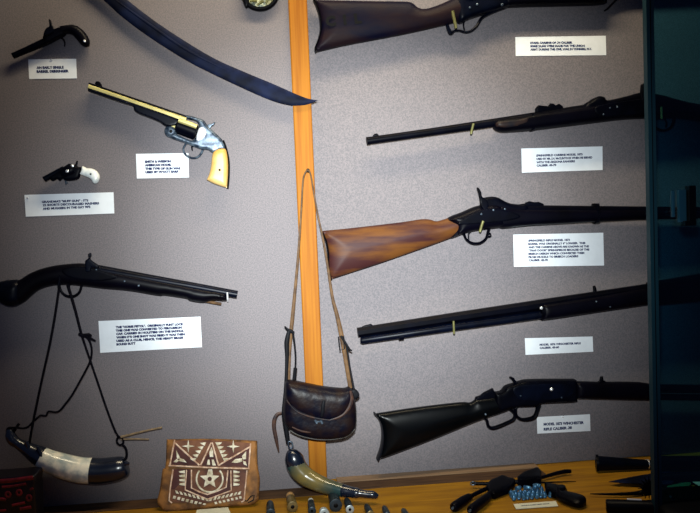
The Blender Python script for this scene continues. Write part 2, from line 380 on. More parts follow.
t = thing('long_barrel_revolver', 'large revolver with a warm gold reflection painted on its long barrel and yellow ivory grip', 'revolver', pd.M(180, 130))
link('barrel', tube([(88.8, 86.9), (130, 101.2), (186, 120.4)], [3.4, 3.5, 3.8], W(LW+.016), 8, phase=.5), M['brass'], t, label='barrel with warm gold reflection in its colour')
link('barrel_rib', puff(resamp([(89, 82.6), (100, 86.2), (185, 115.2), (187, 116.4), (186, 118), (88.8, 84.4)], 50), .004, .8, W(LW+.017), .6, 1.5), M['blued'], t)
link('front_sight', plate(cr([(95.5, 84.6), (96, 81.8), (99, 81.4), (101, 83.5), (102, 86.6)]), .0015, W(LW+.016)), M['blued'], t)
link('barrel_underside', puff(cr([(88.8, 88.2, 1), (110, 95.2), (150, 108.9), (178, 119.0), (181, 123), (173, 127), (166, 126.6), (160, 122.6), (150, 118.2), (139, 114), (134.6, 110.5), (133, 106.6), (120, 102.4), (88.8, 91.6, 1)]), .0115, 1.5, W(LW+.013), .6, 1.5), M['blued_sheen'], t)
link('hinge', disc(170.8, 131.4, 6.2, W(LW+.016), .007, 20), M['silver'], t)
link('hinge_screw', disc(171, 131.4, 1.6, W(LW+.0235), .001), M['dot'], t)
link('ejector_housing', tube([(168, 124.4), (176, 127.4), (189, 132)], [2.2, 2.3, 1.8], W(LW+.018), 10), M['brass'], t)  # warm gold reflection painted as its colour, not brass
link('cylinder', tube([(176.4, 125.2), (178, 125.8), (195.6, 132.4), (196.6, 132.8)], [5.6, 7.6, 7.6, 6], W(LW+.016), 14), M['blued'], t)
link('cylinder_flute', tube([(178.6, 120.4), (188, 123.4), (196.8, 126.8)], [2.4, 2.7, 2.4], W(LW+.0275), 10), M['brass'], t)  # warm gold reflection painted as its colour, not brass
link('frame', puff(cr([(184, 115.6), (190, 115.8), (197, 117.8), (204, 120.6), (208, 126), (213, 131), (218.5, 136), (223, 141), (225.6, 149), (220, 150.5), (213.4, 153), (208, 150), (202, 149.4), (196, 147.6), (186, 143.4), (172, 138.6), (166, 134), (167, 131), (174, 133), (186, 138.6), (193, 140.4), (197, 135), (199, 127), (196, 121.5), (185, 118.4)]), .0075, 3, W(LW+.014), .3, 1.5), M['silver'], t)
link('side_plate', plate(cr([(199, 128.5), (204, 128), (206.6, 132.5), (202.5, 139), (196.5, 140)]), .0015, W(LW+.0225)), M['bright'], t, label='bright highlight painted on the rear frame')  # thin pale piece painted as the highlight on the rear frame
link('hammer', plate(cr([(205.5, 131), (205.6, 126), (208.6, 124.4), (212, 123.6), (215.2, 121.8), (214.2, 124.6), (211, 127.2), (210.4, 131)]), .003, W(LW+.014)), M['silver'], t)
link('trigger_guard', tube([(187.4, 140), (185.6, 144), (183.4, 148.5), (184.8, 153.6), (189.6, 157.2), (195.4, 157.8), (200, 155), (202.8, 149.6)], [1.1, 1, 1, 1, 1, 1, 1.1, 1.2], pd, 8, smooth=4), M['silver'], t)
link('trigger', tube([(193, 144), (191.8, 147.6), (192.6, 150.6)], [1, .9, .5], pd, 8, smooth=2), M['blued_sheen'], t)
link('grip', puff(cr([(213.6, 152.4), (219, 149), (225.4, 149.2), (227.4, 155), (228.3, 164), (228.1, 176), (227.2, 187.8, 1), (221, 186.2), (213, 183.2), (206.8, 180, 1), (209.4, 174), (211.2, 166), (212, 158)]), .013, 5, W(LW+.0145), .35, 1.6), M['ivory'], t, label='yellowed ivory grip')
link('grip_strap', tube([(223.2, 140.6), (226.2, 149), (228.6, 161), (228.7, 175), (227.6, 188.6)], 1.1, W(LW+.0145), 8, smooth=4, flat=3), M['dot'], t)
link('grip_screw', disc(219.6, 169.9, 1.2, W(LW+.028), .001), M['dot'], t)

# ------------------------------------------------------------------ horse pistol
hp = W(LW+.019)
t = thing('horse_pistol', 'long dark percussion pistol with big round butt, cords hung from its guard', 'pistol', hp.M(70, 280))
link('stock', puff(cr([(-2, 284), (3, 281.6), (10, 280.8), (19.5, 279.8), (29, 274), (38, 270), (48, 267), (60, 264.8), (78, 263.3), (86, 264), (99, 266.6), (130, 272.6), (170, 280.5), (205, 287.6), (226, 291.8), (227, 300.5), (214, 300.4), (203, 302.6), (190, 300.6), (186, 298.4), (165, 295.2), (158, 295.4), (130, 290.6), (105, 288.4), (82, 285.6), (70, 284.6), (58, 284.6), (47, 286.6), (38, 290.4), (31, 296), (25, 301.4), (17, 305.4), (8, 305.4), (1, 300.6), (-3, 293)]), .017, 9, hp, .15, 2.5), M['dark_stock'], t)
link('butt_cap', puff(cr([(-3.4, 284), (3, 281), (10, 280), (18, 280), (23, 284), (24, 293), (22, 302), (16, 306), (8, 306), (0, 301.4), (-5, 293)]), .021, 11, hp, .2), M['blued_sheen'], t)
link('barrel', tube([(96, 269.4), (150, 279), (200, 287.8), (237.2, 294.6)], [5, 4.6, 4.2, 4.0], W(LW+.024), 14), M['blued_sheen'], t)
link('lock_plate', plate(cr([(62, 270), (75, 266.6), (92, 268), (110, 273.6), (118, 277.5), (104, 280.6), (84, 280), (68, 276.6)]), .002, W(LW+.0355), 1.2), M['blued'], t)
link('hammer', plate(cr([(85.6, 266), (85.4, 261), (88.6, 258), (88.2, 254.4), (90.4, 252.9), (91.4, 254.6), (90.4, 259), (94.6, 262.6), (98.4, 265.4), (97.6, 268.4), (92, 267.6), (90, 271.5), (86, 271)]), .004, W(LW+.038)), M['blued_sheen'], t)
for cx, cy in ((87.3, 268.3), (96.2, 269.6), (124.5, 281.2), (138.6, 285.6)):
    link('screw', disc(cx, cy, 1.1, W(LW+.039), .002), M['silver'], t)
link('trigger_guard', tube([(59, 282.5), (59.6, 287), (62, 292.4), (67, 296), (73.6, 296.2), (79, 292.6), (81.4, 286), (81, 283)], [1.4, 1.3, 1.2, 1.3, 1.3, 1.2, 1.3, 1.4], hp, 8, smooth=4), M['blued'], t)
link('trigger', tube([(69.6, 283.4), (68.8, 288), (69.8, 291.6)], [1.2, 1, .7], hp, 8, smooth=2), M['blued'], t)
link('ramrod', tube([(186, 297.4), (203, 300.9), (221.4, 304)], [1.3, 1.3, 1.5], hp, 8), M['strap'], t)
link('barrel_band', tube([(227.2, 292.6, .012), (227.4, 295, .0145), (227.6, 299, .0145), (227.7, 301.2, .006)], [.9, .9, .9, .8], hp, 8), M['bright'], t, label='bright metal fore band')

cp = W(LW+.030)
t = thing('hanging_cord', 'dark cords running from the pistol guard down to the pale powder horn', 'cord', cp.M(60, 290))
link('left_strand', tube([(61, 276), (59.6, 284), (55, 315), (49.6, 345), (41.4, 382), (34.5, 415), (29.4, 443)], 1.25, cp, 8, smooth=3), M['cord'], t)
link('right_strand', tube([(67.5, 284), (69, 289), (75, 309), (80.6, 331), (85, 345), (90.4, 361), (97.6, 382), (106, 407), (115.6, 432), (120.5, 438)], [1.5, 1.5, 1.4, 1.3, 1.1, 1.1, 1.1, 1.1, 1.1, 1.0], cp, 8, smooth=3), M['cord'], t)
link('loose_strand', tube([(83, 334.5), (88.6, 339), (91.6, 348), (91, 358), (88, 366), (80, 381), (72, 395), (65, 404.4), (60, 410.4), (55.6, 412.2), (48.4, 411.6), (46, 415.8), (41, 415.4), (37.6, 417.6), (32, 423), (28.5, 426.6), (23, 428.4), (17, 427.6), (10, 427.8)], 1.05, cp, 8, smooth=3), M['cord'], t)
link('knot', join(tube([(78.4, 333.6), (83, 335.4), (89, 334.6), (91.6, 336)], [.9, 1.9, 1.6, .8], cp, 8, smooth=2), tube([(84, 335), (90, 338), (95.6, 340.8)], [1.5, 1.2, .8], cp, 8)), M['cord'], t)

t = thing('powder_horn', 'pale white powder horn with black ends hanging below the horse pistol', 'powder horn', W(LW+.03).M(70, 470))
hq = W(LW+.028)
def horn(segs, pl, sm=4):
    return tube([s[:2]+(s[3],) if len(s) > 3 else s[:2] for s in segs], [s[2] for s in segs], pl, 20, smooth=sm)
link('horn_body', horn([(38, 455.4, 9.4), (50, 461.2, 11), (66, 466.8, 12.3), (80, 470, 12.8), (93.5, 471, 12.8)], hq), M['horn_white'], t, label='pale polished horn body')
link('dark_end', horn([(91, 470.8, 12.9), (100, 471, 12.8), (112, 469.6, 12.4), (120, 468, 11.7), (125.4, 466.6, 10), (127, 466, 6)], hq), M['horn_dark'], t)
link('spout', horn([(9.4, 429, 2.6), (10.4, 435, 5.0), (13, 440, 5.6), (18, 443.6, 5.0), (24, 447, 6.2), (30, 450.6, 7.6), (35, 453.6, 9.0), (41, 456.8, 10.2)], hq), M['horn_dark'], t)
link('spout_collar', join(tube([(26.4, 441.6), (31.4, 456)], 2.1, W(LW+.036), 8), tube([(37.4, 446.6), (45.6, 466)], [1.9, 1.6], W(LW+.042), 8)), M['horn_dark'], t)
link('carrying_loop', tube([(12, 428), (8, 428.6), (7, 434), (8, 441), (12, 445)], 1.4, hq, 8, smooth=3), M['cord'], t)
link('thong_tip', tube([(11, 437), (14, 430.6), (19, 423.8)], [1.9, 1.6, 1.3], hq, 8), M['cord'], t)
link('ring', tube([(119.6, 437), (123, 439.4), (123, 443.4), (119.8, 445), (117, 442.4), (117.2, 438.6)], 1.1, hq, 8, True, 3), M['cord'], t)
link('end_loop', tube([(121, 444), (124.8, 447), (126.6, 452), (126, 458), (123, 461)], 1.3, hq, 8, smooth=3), M['cord'], t)
link('end_knob', tube([(125, 463, .004), (129.4, 463.6, .004)], [3, 1.2], hq, 10), M['horn_dark'], t)
link('lace_tail', join(tube([(119.6, 437.4), (134, 433.6), (149, 430), (162, 427.4)], [1.2, 1.0, .9, 1.0], hq, 6), tube([(121, 439.2), (135, 439), (149, 439.3)], [1.0, .8, .7], hq, 6)), M['straw'], t, label='pale stiff lace ends')

# ------------------------------------------------------------------ sabre
sb = W(LW+.0135)
t = thing('sabre', 'long curved dark blue steel sword blade crossing the wall at top', 'sword', sb.M(200, 60))
link('blade', puff(cr([(52, -70, 1), (86, -33), (127.4, 0), (151.4, 18.6), (179, 37.3), (213, 57.8), (244, 71.8), (271.4, 83.2), (295.4, 93.8), (308, 98.6), (317.8, 100.4, 1), (309, 104), (300, 105.4), (289, 105.2), (271.4, 100.4), (247.4, 90.2), (216.6, 75.8), (189, 61.9), (165, 47.3), (141, 31.2), (120.6, 15.6), (103.4, 0), (70, -28), (38, -60, 1)]), .0035, 6, sb, .12, 2.5, shape=.8), M['blade'], t)
link('fuller', tube([(110, -4, .0028), (150, 25, .0034), (190, 52, .0034), (240, 77, .003)], [1.2, 1.5, 1.4, .5], sb, 6, smooth=4, flat=.4), M['blade'], t)
link('hilt', puff(cr([(56, -72), (42, -84), (26, -96), (18, -92), (30, -76), (40, -62)]), .012, 5, sb), M['blued'], t)

# round relief at the top edge
mc = W(LW+.009)
t = thing('brass_medallion', 'round relief brass plaque with thick black rim at the top edge', 'plaque', mc.M(260, -8))
link('rim', tube([(260+17.8*math.cos(a*math.pi/16), -8.6+17.8*math.sin(a*math.pi/16)) for a in range(32)], 2.4, mc, 10, True, 0, 1.2), M['rubber'], t)
link('relief', disc(260, -8.6, 17, mc, .006, 32), M['medal'], t)
link('lug', puff(cr([(243, -6), (249, -2), (249, 6), (246, 8.4), (243.6, 4), (242, -2)]), .008, 2, mc), M['rubber'], t)
t2 = join(*[tube([(260+10*math.cos(a), -8.6+10*math.sin(a), .007), (260+14*math.cos(a+.5), -8.6+14*math.sin(a+.5), .006)], [1.6, .8], mc, 6) for a in [k*math.pi/5 for k in range(10)]])
link('relief_leaves', t2, M['hook_brass'], t)

# ------------------------------------------------------------------ long guns
gd = .024; gp = W(gd)
# top carbine
t = thing('starr_carbine', 'topmost dark long gun, broad scratched butt at left, cut by the top edge', 'carbine', gp.M(450, 10))
t.name = 'breech_carbine'
link('stock', puff(cr([(313.6, .4, 1), (340, 1), (370, 1.6), (400, 2), (411, 3), (417, 7.6), (424, 9.4), (434, 7), (446, 2), (456, -3, 1), (470, 0), (470, 18), (456, 22, 1), (440, 26), (400, 34.8), (350, 44.2), (330, 48.6), (316, 52, 1), (315.6, 48), (318.6, 40), (320.8, 30), (320, 18), (317, 7)]), .017, 22, gp, .2, 2.5), M['starr_stock'], t)
link('butt_plate', tube([(313.8, 0), (317, 7), (320, 18), (320.6, 30), (318.4, 40), (315.4, 48), (316, 52)], 1.0, gp, 8, smooth=3, flat=8), M['blued'], t)
link('carved_letters', text_geo([('C  I  L', (326, 26), (362, 22.5), 9)], W(gd+.0173), 0), M['dot'], t, smooth=False)
link('receiver', puff(cr([(456, -3), (462, -14), (480, -20), (505, -20, 1), (508, 7, 1), (497, 10.5), (484, 14), (470, 18.5), (458, 22)]), .016, 6, gp, .5), M['blued_sheen'], t)
link('forend', puff(cr([(500, -14, 1), (560, -16), (606, -14), (606, 0), (601, 4.2), (560, 5.6), (512, 6.8), (502, 8.6, 1)]), .015, 7, gp, .3, 2.5), M['dark_stock'], t)
link('barrel', tube([(490, -10), (760, -22)], 5.0, gp, 14), M['blued'], t)
link('hammer', plate(cr([(468, -4), (466, -14), (458, -24), (462, -26), (472, -18), (476, -6)]), .004, W(gd+.019)), M['blued'], t)
link('trigger_guard', tube([(446.6, 23), (448, 28), (450.6, 33), (454, 31), (459, 30.4), (464.6, 32), (470.4, 31), (476.6, 26), (482, 17.6), (492, 12.2), (504, 7.6)], [1.4, 1.9, 2.2, 1.2, 1.1, 1.2, 1.3, 1.4, 1.5, 1.4, 1.4], gp, 8, smooth=4, flat=1.6), M['blued_sheen'], t)
link('trigger', tube([(468.6, 17), (464.8, 20), (463.4, 24.6), (464.6, 31)], [1, .9, .8, .8], gp, 8, smooth=3), M['blued'], t)
for cx, cy in ((477, 4.4), (502.2, 4.6), (470, 7.6)): link('screw', disc(cx, cy, 1.3, W(gd+.0165), .002), M['silver'], t)

# carbine, muzzle left
t = thing('trapdoor_carbine', 'dark carbine second from top, thin muzzle to the left, brown fore-end', 'carbine', gp.M(560, 115))
link('barrel', tube([(367.6, 141), (430, 132.2), (500, 122), (560, 113.6), (640, 102)], [3.9, 4.0, 4.5, 5.4, 6.2], gp, 16), M['blued'], t)
link('muzzle', tube([(366.6, 141.2), (369.4, 140.8)], 4.1, gp, 16), M['blued'], t)
link('front_sight', plate(cr([(372.6, 137.4), (373.8, 134.4), (376.8, 133.6), (379, 136.6)]), .0015, gp), M['blued'], t)
link('forend', puff(cr([(492.4, 125.4), (494.4, 120.8), (500, 118.6), (520, 116.2), (536, 113), (560, 110), (600, 104), (643, 97, 1), (649, 101), (649, 118, 1), (622, 119.4), (590, 123.2), (560, 127), (530, 130.6), (512, 132), (501, 132.4), (494.6, 130)]), .017, 7, gp, .2, 2.5), M['dark_stock'], t)
link('forend_tip', puff(cr([(493, 125.4), (495, 121.4), (500, 119.6), (515, 118), (528, 116.4), (528, 125), (520, 129), (508, 131), (500, 131), (495, 129)]), .0165, 6, W(gd+.0012), .2, 2), M['forend_brown'], t, label='brown wooden fore-end tip')
link('barrel_band', puff(cr([(529.6, 113.4, 1), (532.4, 112.8, 1), (533.4, 130.8, 1), (530.6, 131.2, 1)], n=1), .0185, 4, gp, .3, 1.5), M['blued'], t)
link('rear_sight', plate([(535.4, 113), (535.4, 108.4), (538, 105.4), (548, 106.4), (550, 103.6), (553, 103.8), (555, 105.4), (558.6, 103.8), (562.4, 106.6), (563, 110.5)], .005, gp), M['blued'], t)
link('breech_block', puff(cr([(584, 105), (589, 101.2), (593.6, 98.2), (599, 96.4), (603.6, 97.4), (607, 100.4), (625, 96.6), (641, 92.6), (650, 95), (650, 108), (620, 112), (584, 114)]), .012, 5, gp, .3), M['blued'], t)
link('lock_plate', plate(cr([(596, 107), (620, 102), (650, 99), (660, 104), (652, 113), (622, 116), (600, 116)]), .002, W(gd+.0175), 1), M['blued'], t)
link('hammer', plate(cr([(640.6, 98), (640.8, 88), (641.6, 84.4), (644.8, 83.8), (646, 90), (647.6, 98), (644, 103)]), .004, W(gd+.016)), M['blued'], t)
link('stock', puff(cr([(646, 95.6), (660, 95), (676, 99.4), (700, 104.4), (740, 106), (830, 100, 1), (830, 156, 1), (760, 138), (720, 127), (700, 121.6), (674, 118), (646, 118.4)]), .019, 8, gp, .2, 3.5), M['dark_stock'], t)
link('trigger_guard', tube([(651, 118), (652, 123), (656.6, 128.6), (664, 130.4), (670.6, 127.6), (673.6, 122), (674, 117.6)], 1.3, gp, 8, smooth=4, flat=2), M['blued'], t)
link('trigger', tube([(664, 118), (666.6, 122.4), (666, 127)], 1, gp, 8, smooth=2), M['blued'], t)
for cx, cy in ((610, 108), (617.2, 107), (603.5, 114.4)): link('screw', disc(cx, cy, .9, W(gd+.0195), .001), M['silver'], t)

# rifle with red-brown butt
t = thing('trapdoor_rifle', 'long rifle with red-brown walnut butt at left and upright hammer', 'rifle', gp.M(480, 215))
link('butt_stock', puff(cr([(321, 231, 1), (350, 228.2), (400, 222.4), (420, 219.4), (429, 219.4), (436, 221.2), (444, 219.4), (453, 216), (462, 212.2), (472, 208.6), (484, 205, 1), (486, 229, 1), (470, 231.6), (461, 233.8), (448, 239), (424.3, 247.6), (381.4, 262.6), (350, 272.8), (331.6, 278.8, 1), (329, 272), (328.4, 262), (328.4, 253), (326.6, 243), (323.4, 235)]), .0175, 24, gp, .15, 2.5, shape=.6), M['walnut'], t, label='red-brown walnut butt')
link('wrist', puff(cr([(447, 219), (462, 212), (480, 205.2), (500, 206), (504, 227, 1), (484, 229.4), (466, 232.6), (450, 238.2), (456, 228)]), .0205, 9, gp, .2), M['dark_stock'], t)
link('butt_plate', tube([(321, 231), (323.4, 235), (326.4, 243), (328, 253), (328, 262), (328.8, 272), (331, 279)], 1.1, gp, 8, smooth=3, flat=7), M['blued'], t)
link('barrel', tube([(500, 211), (560, 211), (640, 211.2), (800, 212)], [6.4, 5.6, 5, 4.6], gp, 16), M['blued'], t)
link('forend', puff(cr([(496, 206), (520, 208), (570, 209), (640, 209.6), (700, 210.4), (760, 211), (762, 216), (700, 218.6), (640, 220), (591, 222.4), (530, 225.6), (496, 227.2)]), .016, 6, gp, .25, 3), M['dark_stock'], t)
link('breech_block', puff(cr([(480, 206), (481.6, 199), (485, 197.4), (491.4, 196.6), (497.3, 197.6), (503, 200.6), (509, 203.2), (517.7, 204.4), (525, 204), (525, 212), (490, 216), (481, 214)]), .013, 4, gp, .3), M['blued'], t)
link('rear_sight', plate([(524, 206.5), (525.4, 202.6), (529, 201.2), (534, 202.2), (538, 201.8), (543, 203.8), (544, 207)], .005, gp), M['blued'], t)
link('hammer', plate(cr([(480.6, 206), (479.6, 200), (478.4, 194), (476.8, 188), (478.6, 188.2), (480.8, 192), (482, 197), (487, 200), (488, 207), (485, 211)]), .004, W(gd+.017)), M['blued'], t)
link('lock_plate', plate(cr([(458, 224), (472, 214), (490, 208.6), (512, 212), (520, 217), (505, 221), (480, 223.6)]), .002, W(gd+.0195), 1), M['blued'], t)
link('trigger_guard', tube([(459, 232.6), (463.6, 234), (466, 239), (471.6, 243), (479.4, 243.2), (485.6, 238.8), (487.8, 232.6), (489, 228.6)], [1.5, 1.4, 1.2, 1.4, 1.4, 1.2, 1.3, 1.5], gp, 8, smooth=4, flat=2), M['blued'], t)
link('sling_swivel', tube([(487, 234.6), (490, 233.6), (490.6, 236), (488, 236.6)], .9, gp, 8, True, 3), M['blued'], t)
link('trigger', tube([(470.6, 231), (468.4, 234), (468.8, 240)], [1, .9, .7], gp, 8, smooth=2), M['blued'], t)
link('barrel_band', puff(resamp([(593.2, 203.4), (597.6, 203.4), (598, 223.4), (593.6, 223.6)], 50), .0178, 4, gp, .3, 1.5), M['blued'], t)
for cx, cy in ((481.4, 214.2), (493.5, 210), (505, 209)): link('screw', disc(cx, cy, 1.0, W(gd+.0225), .001), M['silver'], t)

# rifle, muzzle left, with magazine tube
t = thing('octagon_barrel_rifle', 'heavy black rifle, muzzle to the left above a magazine tube', 'rifle', gp.M(560, 312))
link('barrel', tube([(357.6, 332.4), (450, 318.2), (540, 305), (650, 289), (720, 279)], [4.9, 5.4, 5.9, 6.2, 6.6], gp, 8, phase=.5), M['blued'], t)
link('magazine_tube', tube([(360.4, 340.4), (362, 340.4), (450, 327.4), (548, 313.8)], [3.2, 4.0, 4.4, 4.6], W(gd+.001), 14), M['blued_sheen'], t)
link('tube_collar', tube([(398.5, 336.4), (403, 335.8)], 4.5, gp, 12), M['blued'], t)
link('front_sight', plate(cr([(361, 328.6), (363.6, 325.8), (368, 324.6), (371.2, 324), (372.4, 327)]), .003, gp), M['blued'], t)
link('forend', puff(cr([(539.6, 309), (541, 303.6, 1), (600, 294.6), (650, 287), (652, 303.8, 1), (600, 311.4), (546, 319.4), (541, 318)]), .018, 7, gp, .3, 2.5), M['dark_stock'], t)
link('forend_tip', tube([(539.6, 311.6), (543, 311.2)], [8, 8.1], gp, 14), M['blued'], t)
link('rear_sight', plate([(589, 297.4), (592, 294.4), (593.4, 291), (593, 286.4), (594.8, 285.4), (596, 288), (596.4, 291.6), (599, 295)], .003, gp), M['blued'], t)
link('receiver', puff(cr([(648, 282.8, 1), (700, 274), (726, 270), (744, 276), (742, 296), (700, 300.8), (650, 305.4, 1)]), .017, 5, gp, .5, 3), M['blued'], t)
link('butt_stock', puff(cr([(738, 276), (770, 268), (860, 252, 1), (864, 300, 1), (780, 296), (738, 296)]), .018, 9, gp, .2, 4), M['dark_stock'], t)
link('screw', disc(541.4, 308, 1.5, W(gd+.017), .0015), M['bright'], t)
for cx, cy in ((596.5, 301.6), (610.4, 307)): link('screw', disc(cx, cy, .8, W(gd+.0185), .001), M['silver'], t)

# lever rifle at the bottom
t = thing('lever_action_rifle', 'black lever-action rifle lowest on the wall, crescent butt at left', 'rifle', gp.M(520, 395))
link('butt_stock', puff(cr([(374.6, 413.8, 1), (417, 407.4), (460, 402.4), (470, 402.6), (476, 399, 1), (512, 395, 1), (513, 408, 1), (500, 413), (474.3, 422), (430, 440), (388.6, 455.6), (377.6, 459, 1), (381, 449), (383, 437), (381.4, 424.4), (378, 418)]), .016, 20, gp, .2, 2.5, shape=.6), M['green_stock'], t)
link('butt_plate', tube([(374.6, 413.6), (378.4, 418), (381.4, 425), (382.6, 437), (381, 449), (377.4, 459.4)], 1.1, gp, 8, smooth=3, flat=7), M['blued_sheen'], t)
link('tang_sight', plate([(473.6, 403.6), (475.6, 397), (480, 395.6), (484, 392.4), (490, 389.4), (492.6, 388.2), (494.2, 391.2), (497, 393), (499, 398), (490, 402)], .005, gp), M['blued'], t)
link('receiver', puff(cr([(494, 392.4, 1), (501, 391.2), (506, 386), (514, 383.4), (521, 381), (528, 379.8), (550, 379.4), (575, 379.4, 1), (575.4, 397.8, 1), (572.6, 401), (541, 402.6), (535, 405.4), (512, 406.4), (500, 410), (495, 404)]), .014, 3, gp, .6), M['blued'], t)
link('side_plate', plate(cr([(518, 386), (566, 384.6), (570, 396), (530, 401), (516, 396)]), .0015, W(gd+.0145), 1), M['blued_sheen'], t)
link('hammer', plate(cr([(517, 385), (513.6, 382.4), (511.4, 379.4), (509.4, 378), (510.4, 376.6), (513.4, 377.6), (515.4, 380.4), (518.4, 382.6), (520, 386)]), .004, gp), M['blued'], t)
link('finger_lever', tube([(484, 417.6), (486.8, 420.4), (488, 425.4), (491.6, 428), (498, 426.6), (506.6, 423), (513.8, 419), (514, 413), (508, 408)], [1.4, 1.6, 1.6, 1.7, 1.7, 1.6, 1.6, 1.4, 1.4], gp, 8, smooth=4, flat=1.8), M['blued'], t)
link('trigger_guard', tube([(512, 404), (515, 411), (517.4, 416.8), (522, 419.4), (529, 419), (534.6, 416.6), (537, 411), (538.6, 404)], [1.3, 1.2, 1.5, 1.7, 1.9, 1.9, 1.8, 2.4], gp, 8, smooth=4, flat=1.8), M['blued'], t)
link('trigger', tube([(519.5, 404), (516.4, 408), (516.6, 413)], [1, 1, .8], gp, 8, smooth=2), M['blued'], t)
link('forend', puff(cr([(574, 381.4, 1), (597, 382), (650, 383.8), (650, 400, 1), (575, 398.2, 1)]), .016, 6, gp, .3, 2.5), M['dark_stock'], t)
link('barrel', tube([(570, 386.8), (640, 388.2), (800, 390.4)], [4.8, 4.6, 4.4], gp, 8, phase=.5), M['blued'], t)
link('magazine_tube', tube([(640, 396.6), (800, 399)], [3.4, 3.4], gp, 12), M['blued'], t)
link('rear_sight', plate([(596, 383), (599.6, 380.6), (600.4, 376.8), (602.6, 376.2), (603.2, 380), (606.5, 381.8), (610, 383.4)], .003, gp), M['blued'], t)
link('screw', disc(551.4, 389.2, 1.7, W(gd+.016), .002), M['bright'], t)
for cx, cy in ((485.6, 414.4), (561.6, 397.6), (520.6, 396)): link('screw', disc(cx, cy, 1.0, W(gd+.0165), .002), M['silver'], t)

# hooks that carry the guns
def hook(x, yb, xt, yt, label, m='hook_brass', base=0., reach=.048, r=1.1):
    p = [(x, yb+1, base+.001), (x, yb+1, base+reach*.5), (x, yb, base+reach), (xt, yt, base+reach)]
    geo = tube3([W(q[2]).M(q[0], q[1]) for q in p[:3]]+[W(reach+base).M((x+xt)/2, (yb+yt)/2), W(reach+base).M(xt, yt)], r*.002, 8)
    link('wall_hook', geo, M[m], None, label, 'hook', 'hooks holding the guns')
hook(455.8, 27, 452.6, 11, 'brass hook over the wrist of the topmost carbine', r=1.5)
hook(471, 133, 473.6, 123.6, 'brass hook under the bare barrel of the second gun from top', r=1.2)
hook(480, 231, 483.2, 221, 'green brass hook at the wrist of the red-brown rifle', r=1.3)
hook(454, 333, 453.6, 321, 'brass hook under the magazine tube of the octagonal rifle', r=1.1)
hook(661.6, 118, 661.5, 107, 'brass hook seen through the dark glass at the carbine wrist', r=1.1)
hook(58.4, 286, 60.2, 275, 'dark hook at the trigger guard of the horse pistol', 'blued', LW, .045, 1.0)
link('wall_wire', tube([(604, 11, .001), (607.4, 9, .004), (612, 4, .012), (621, -5, .02)], [.7, 1, 1, 1], W(0), 6), M['cord'], None, 'short dark wire slanting beside the topmost carbine', 'wire')

# ------------------------------------------------------------------ bag and its strap
stf = LW+.010
t = thing('nail', 'dark nail in the wooden strip holding the bag strap', 'nail', W(stf).M(308, 171))
link('shank', tube3([W(stf-.004).M(308, 171), W(stf+.016).M(308, 170.6)], .0014, 8), M['dot'], t)
link('head', disc(308, 170.4, 1.9, W(stf+.016), .001), M['dot'], t)

bp = W(LW+.048)
t = thing('shooting_bag', 'dark worn leather shoulder bag hanging by its strap in front of the wooden strip', 'bag', bp.M(318, 410))
link('body', puff(cr([(286, 384), (289.5, 381), (307, 384.4), (323, 387.4), (343, 389.4), (349.6, 388), (353, 393), (355.4, 404), (355.8, 421), (353.6, 429), (346.4, 435.4), (332.4, 438.2), (316.8, 438.2), (301, 435), (291.6, 430.2), (285, 422.6), (283.2, 411), (284.4, 396)]), .026, 12, bp, .25, 3), M['leather'], t)
fl = W(LW+.054)
flap = cr([(287.4, 380.4), (307.4, 383.6), (323, 386.6), (343, 388.6), (349, 387.2), (353, 393), (352.6, 400), (349.4, 408), (342.6, 415.6), (330, 420.4), (315, 418), (301, 413.4), (293, 408.6), (286, 399.4), (285, 390)])
link('flap', puff(flap, .0255, 12, fl, .3, 3), M['leather'], t)
link('flap_edge', join(tube([(286.4, 400, .019), (293.6, 409, .019), (301, 413.6, .02), (315, 418, .02), (329.6, 420.2, .02)], .8, fl, 8, smooth=4),
     tube([(329.6, 420.2, .02), (342, 415.4, .019), (348.8, 407.6, .018), (351.6, 399, .018), (350.4, 391, .018)], [1, 1.6, 2.3, 2.2, 1.2], fl, 8, smooth=4)), M['leather_edge'], t, label='worn brown flap edge')
link('bottom_piping', tube([(290, 430.6), (301, 436), (316.8, 439.2), (332.4, 439.2), (346.8, 436.2), (354.6, 429.4)], .9, W(LW+.056), 8, smooth=4), M['piping'], t)
link('closure_tab', tube([(324.2, 400.4, .028), (323, 406, .0285), (322.6, 412, .028), (321.6, 417, .026)], [1.3, 2.0, 1.9, 1.2], fl, 8, smooth=3, flat=.5), M['strap_dark'], t)
link('buckle', join(tube([(315, 420, .023), (317, 423.4, .023)], 1.2, fl, 6), tube([(320.6, 420, .023), (322.4, 423.6, .023)], 1.3, fl, 6), tube([(316, 421.6, .022), (322, 421.8, .022)], .6, fl, 6)), M['silver'], t, label='small metal buckle')
link('seam_scuff', tube([(292, 427, .021), (302, 431, .022), (311, 431.4, .022), (314, 427, .023), (319, 428, .023)], [.6, 1.2, 1.4, 1, .5], W(LW+.05), 6, smooth=3, flat=.5), M['leather_edge'], t)
link('ear', puff(cr([(350, 391), (355, 389), (359, 393), (358.6, 397), (354, 399.6), (350, 397)]), .004, 2, bp, .4), M['strap_dark'], t)
sp2 = W(LW+.030)
def band(path, w, dep, sm=4): return tube(path, [x for x in w], W(dep), 8, smooth=sm, flat=.4)
link('left_strap', tube([(307.6, 169.6), (304.6, 174), (302.8, 183), (301, 215), (298, 258), (294.4, 297), (292.4, 318), (290.8, 334), (289.4, 356), (288.8, 382)], [.8, .8, .9, 1.0, 1.3, 1.6, 1.9, 1.9, 1.6, 1.5], sp2, 8, smooth=4, flat=.5), M['strap'], t, label='tan carrying strap')
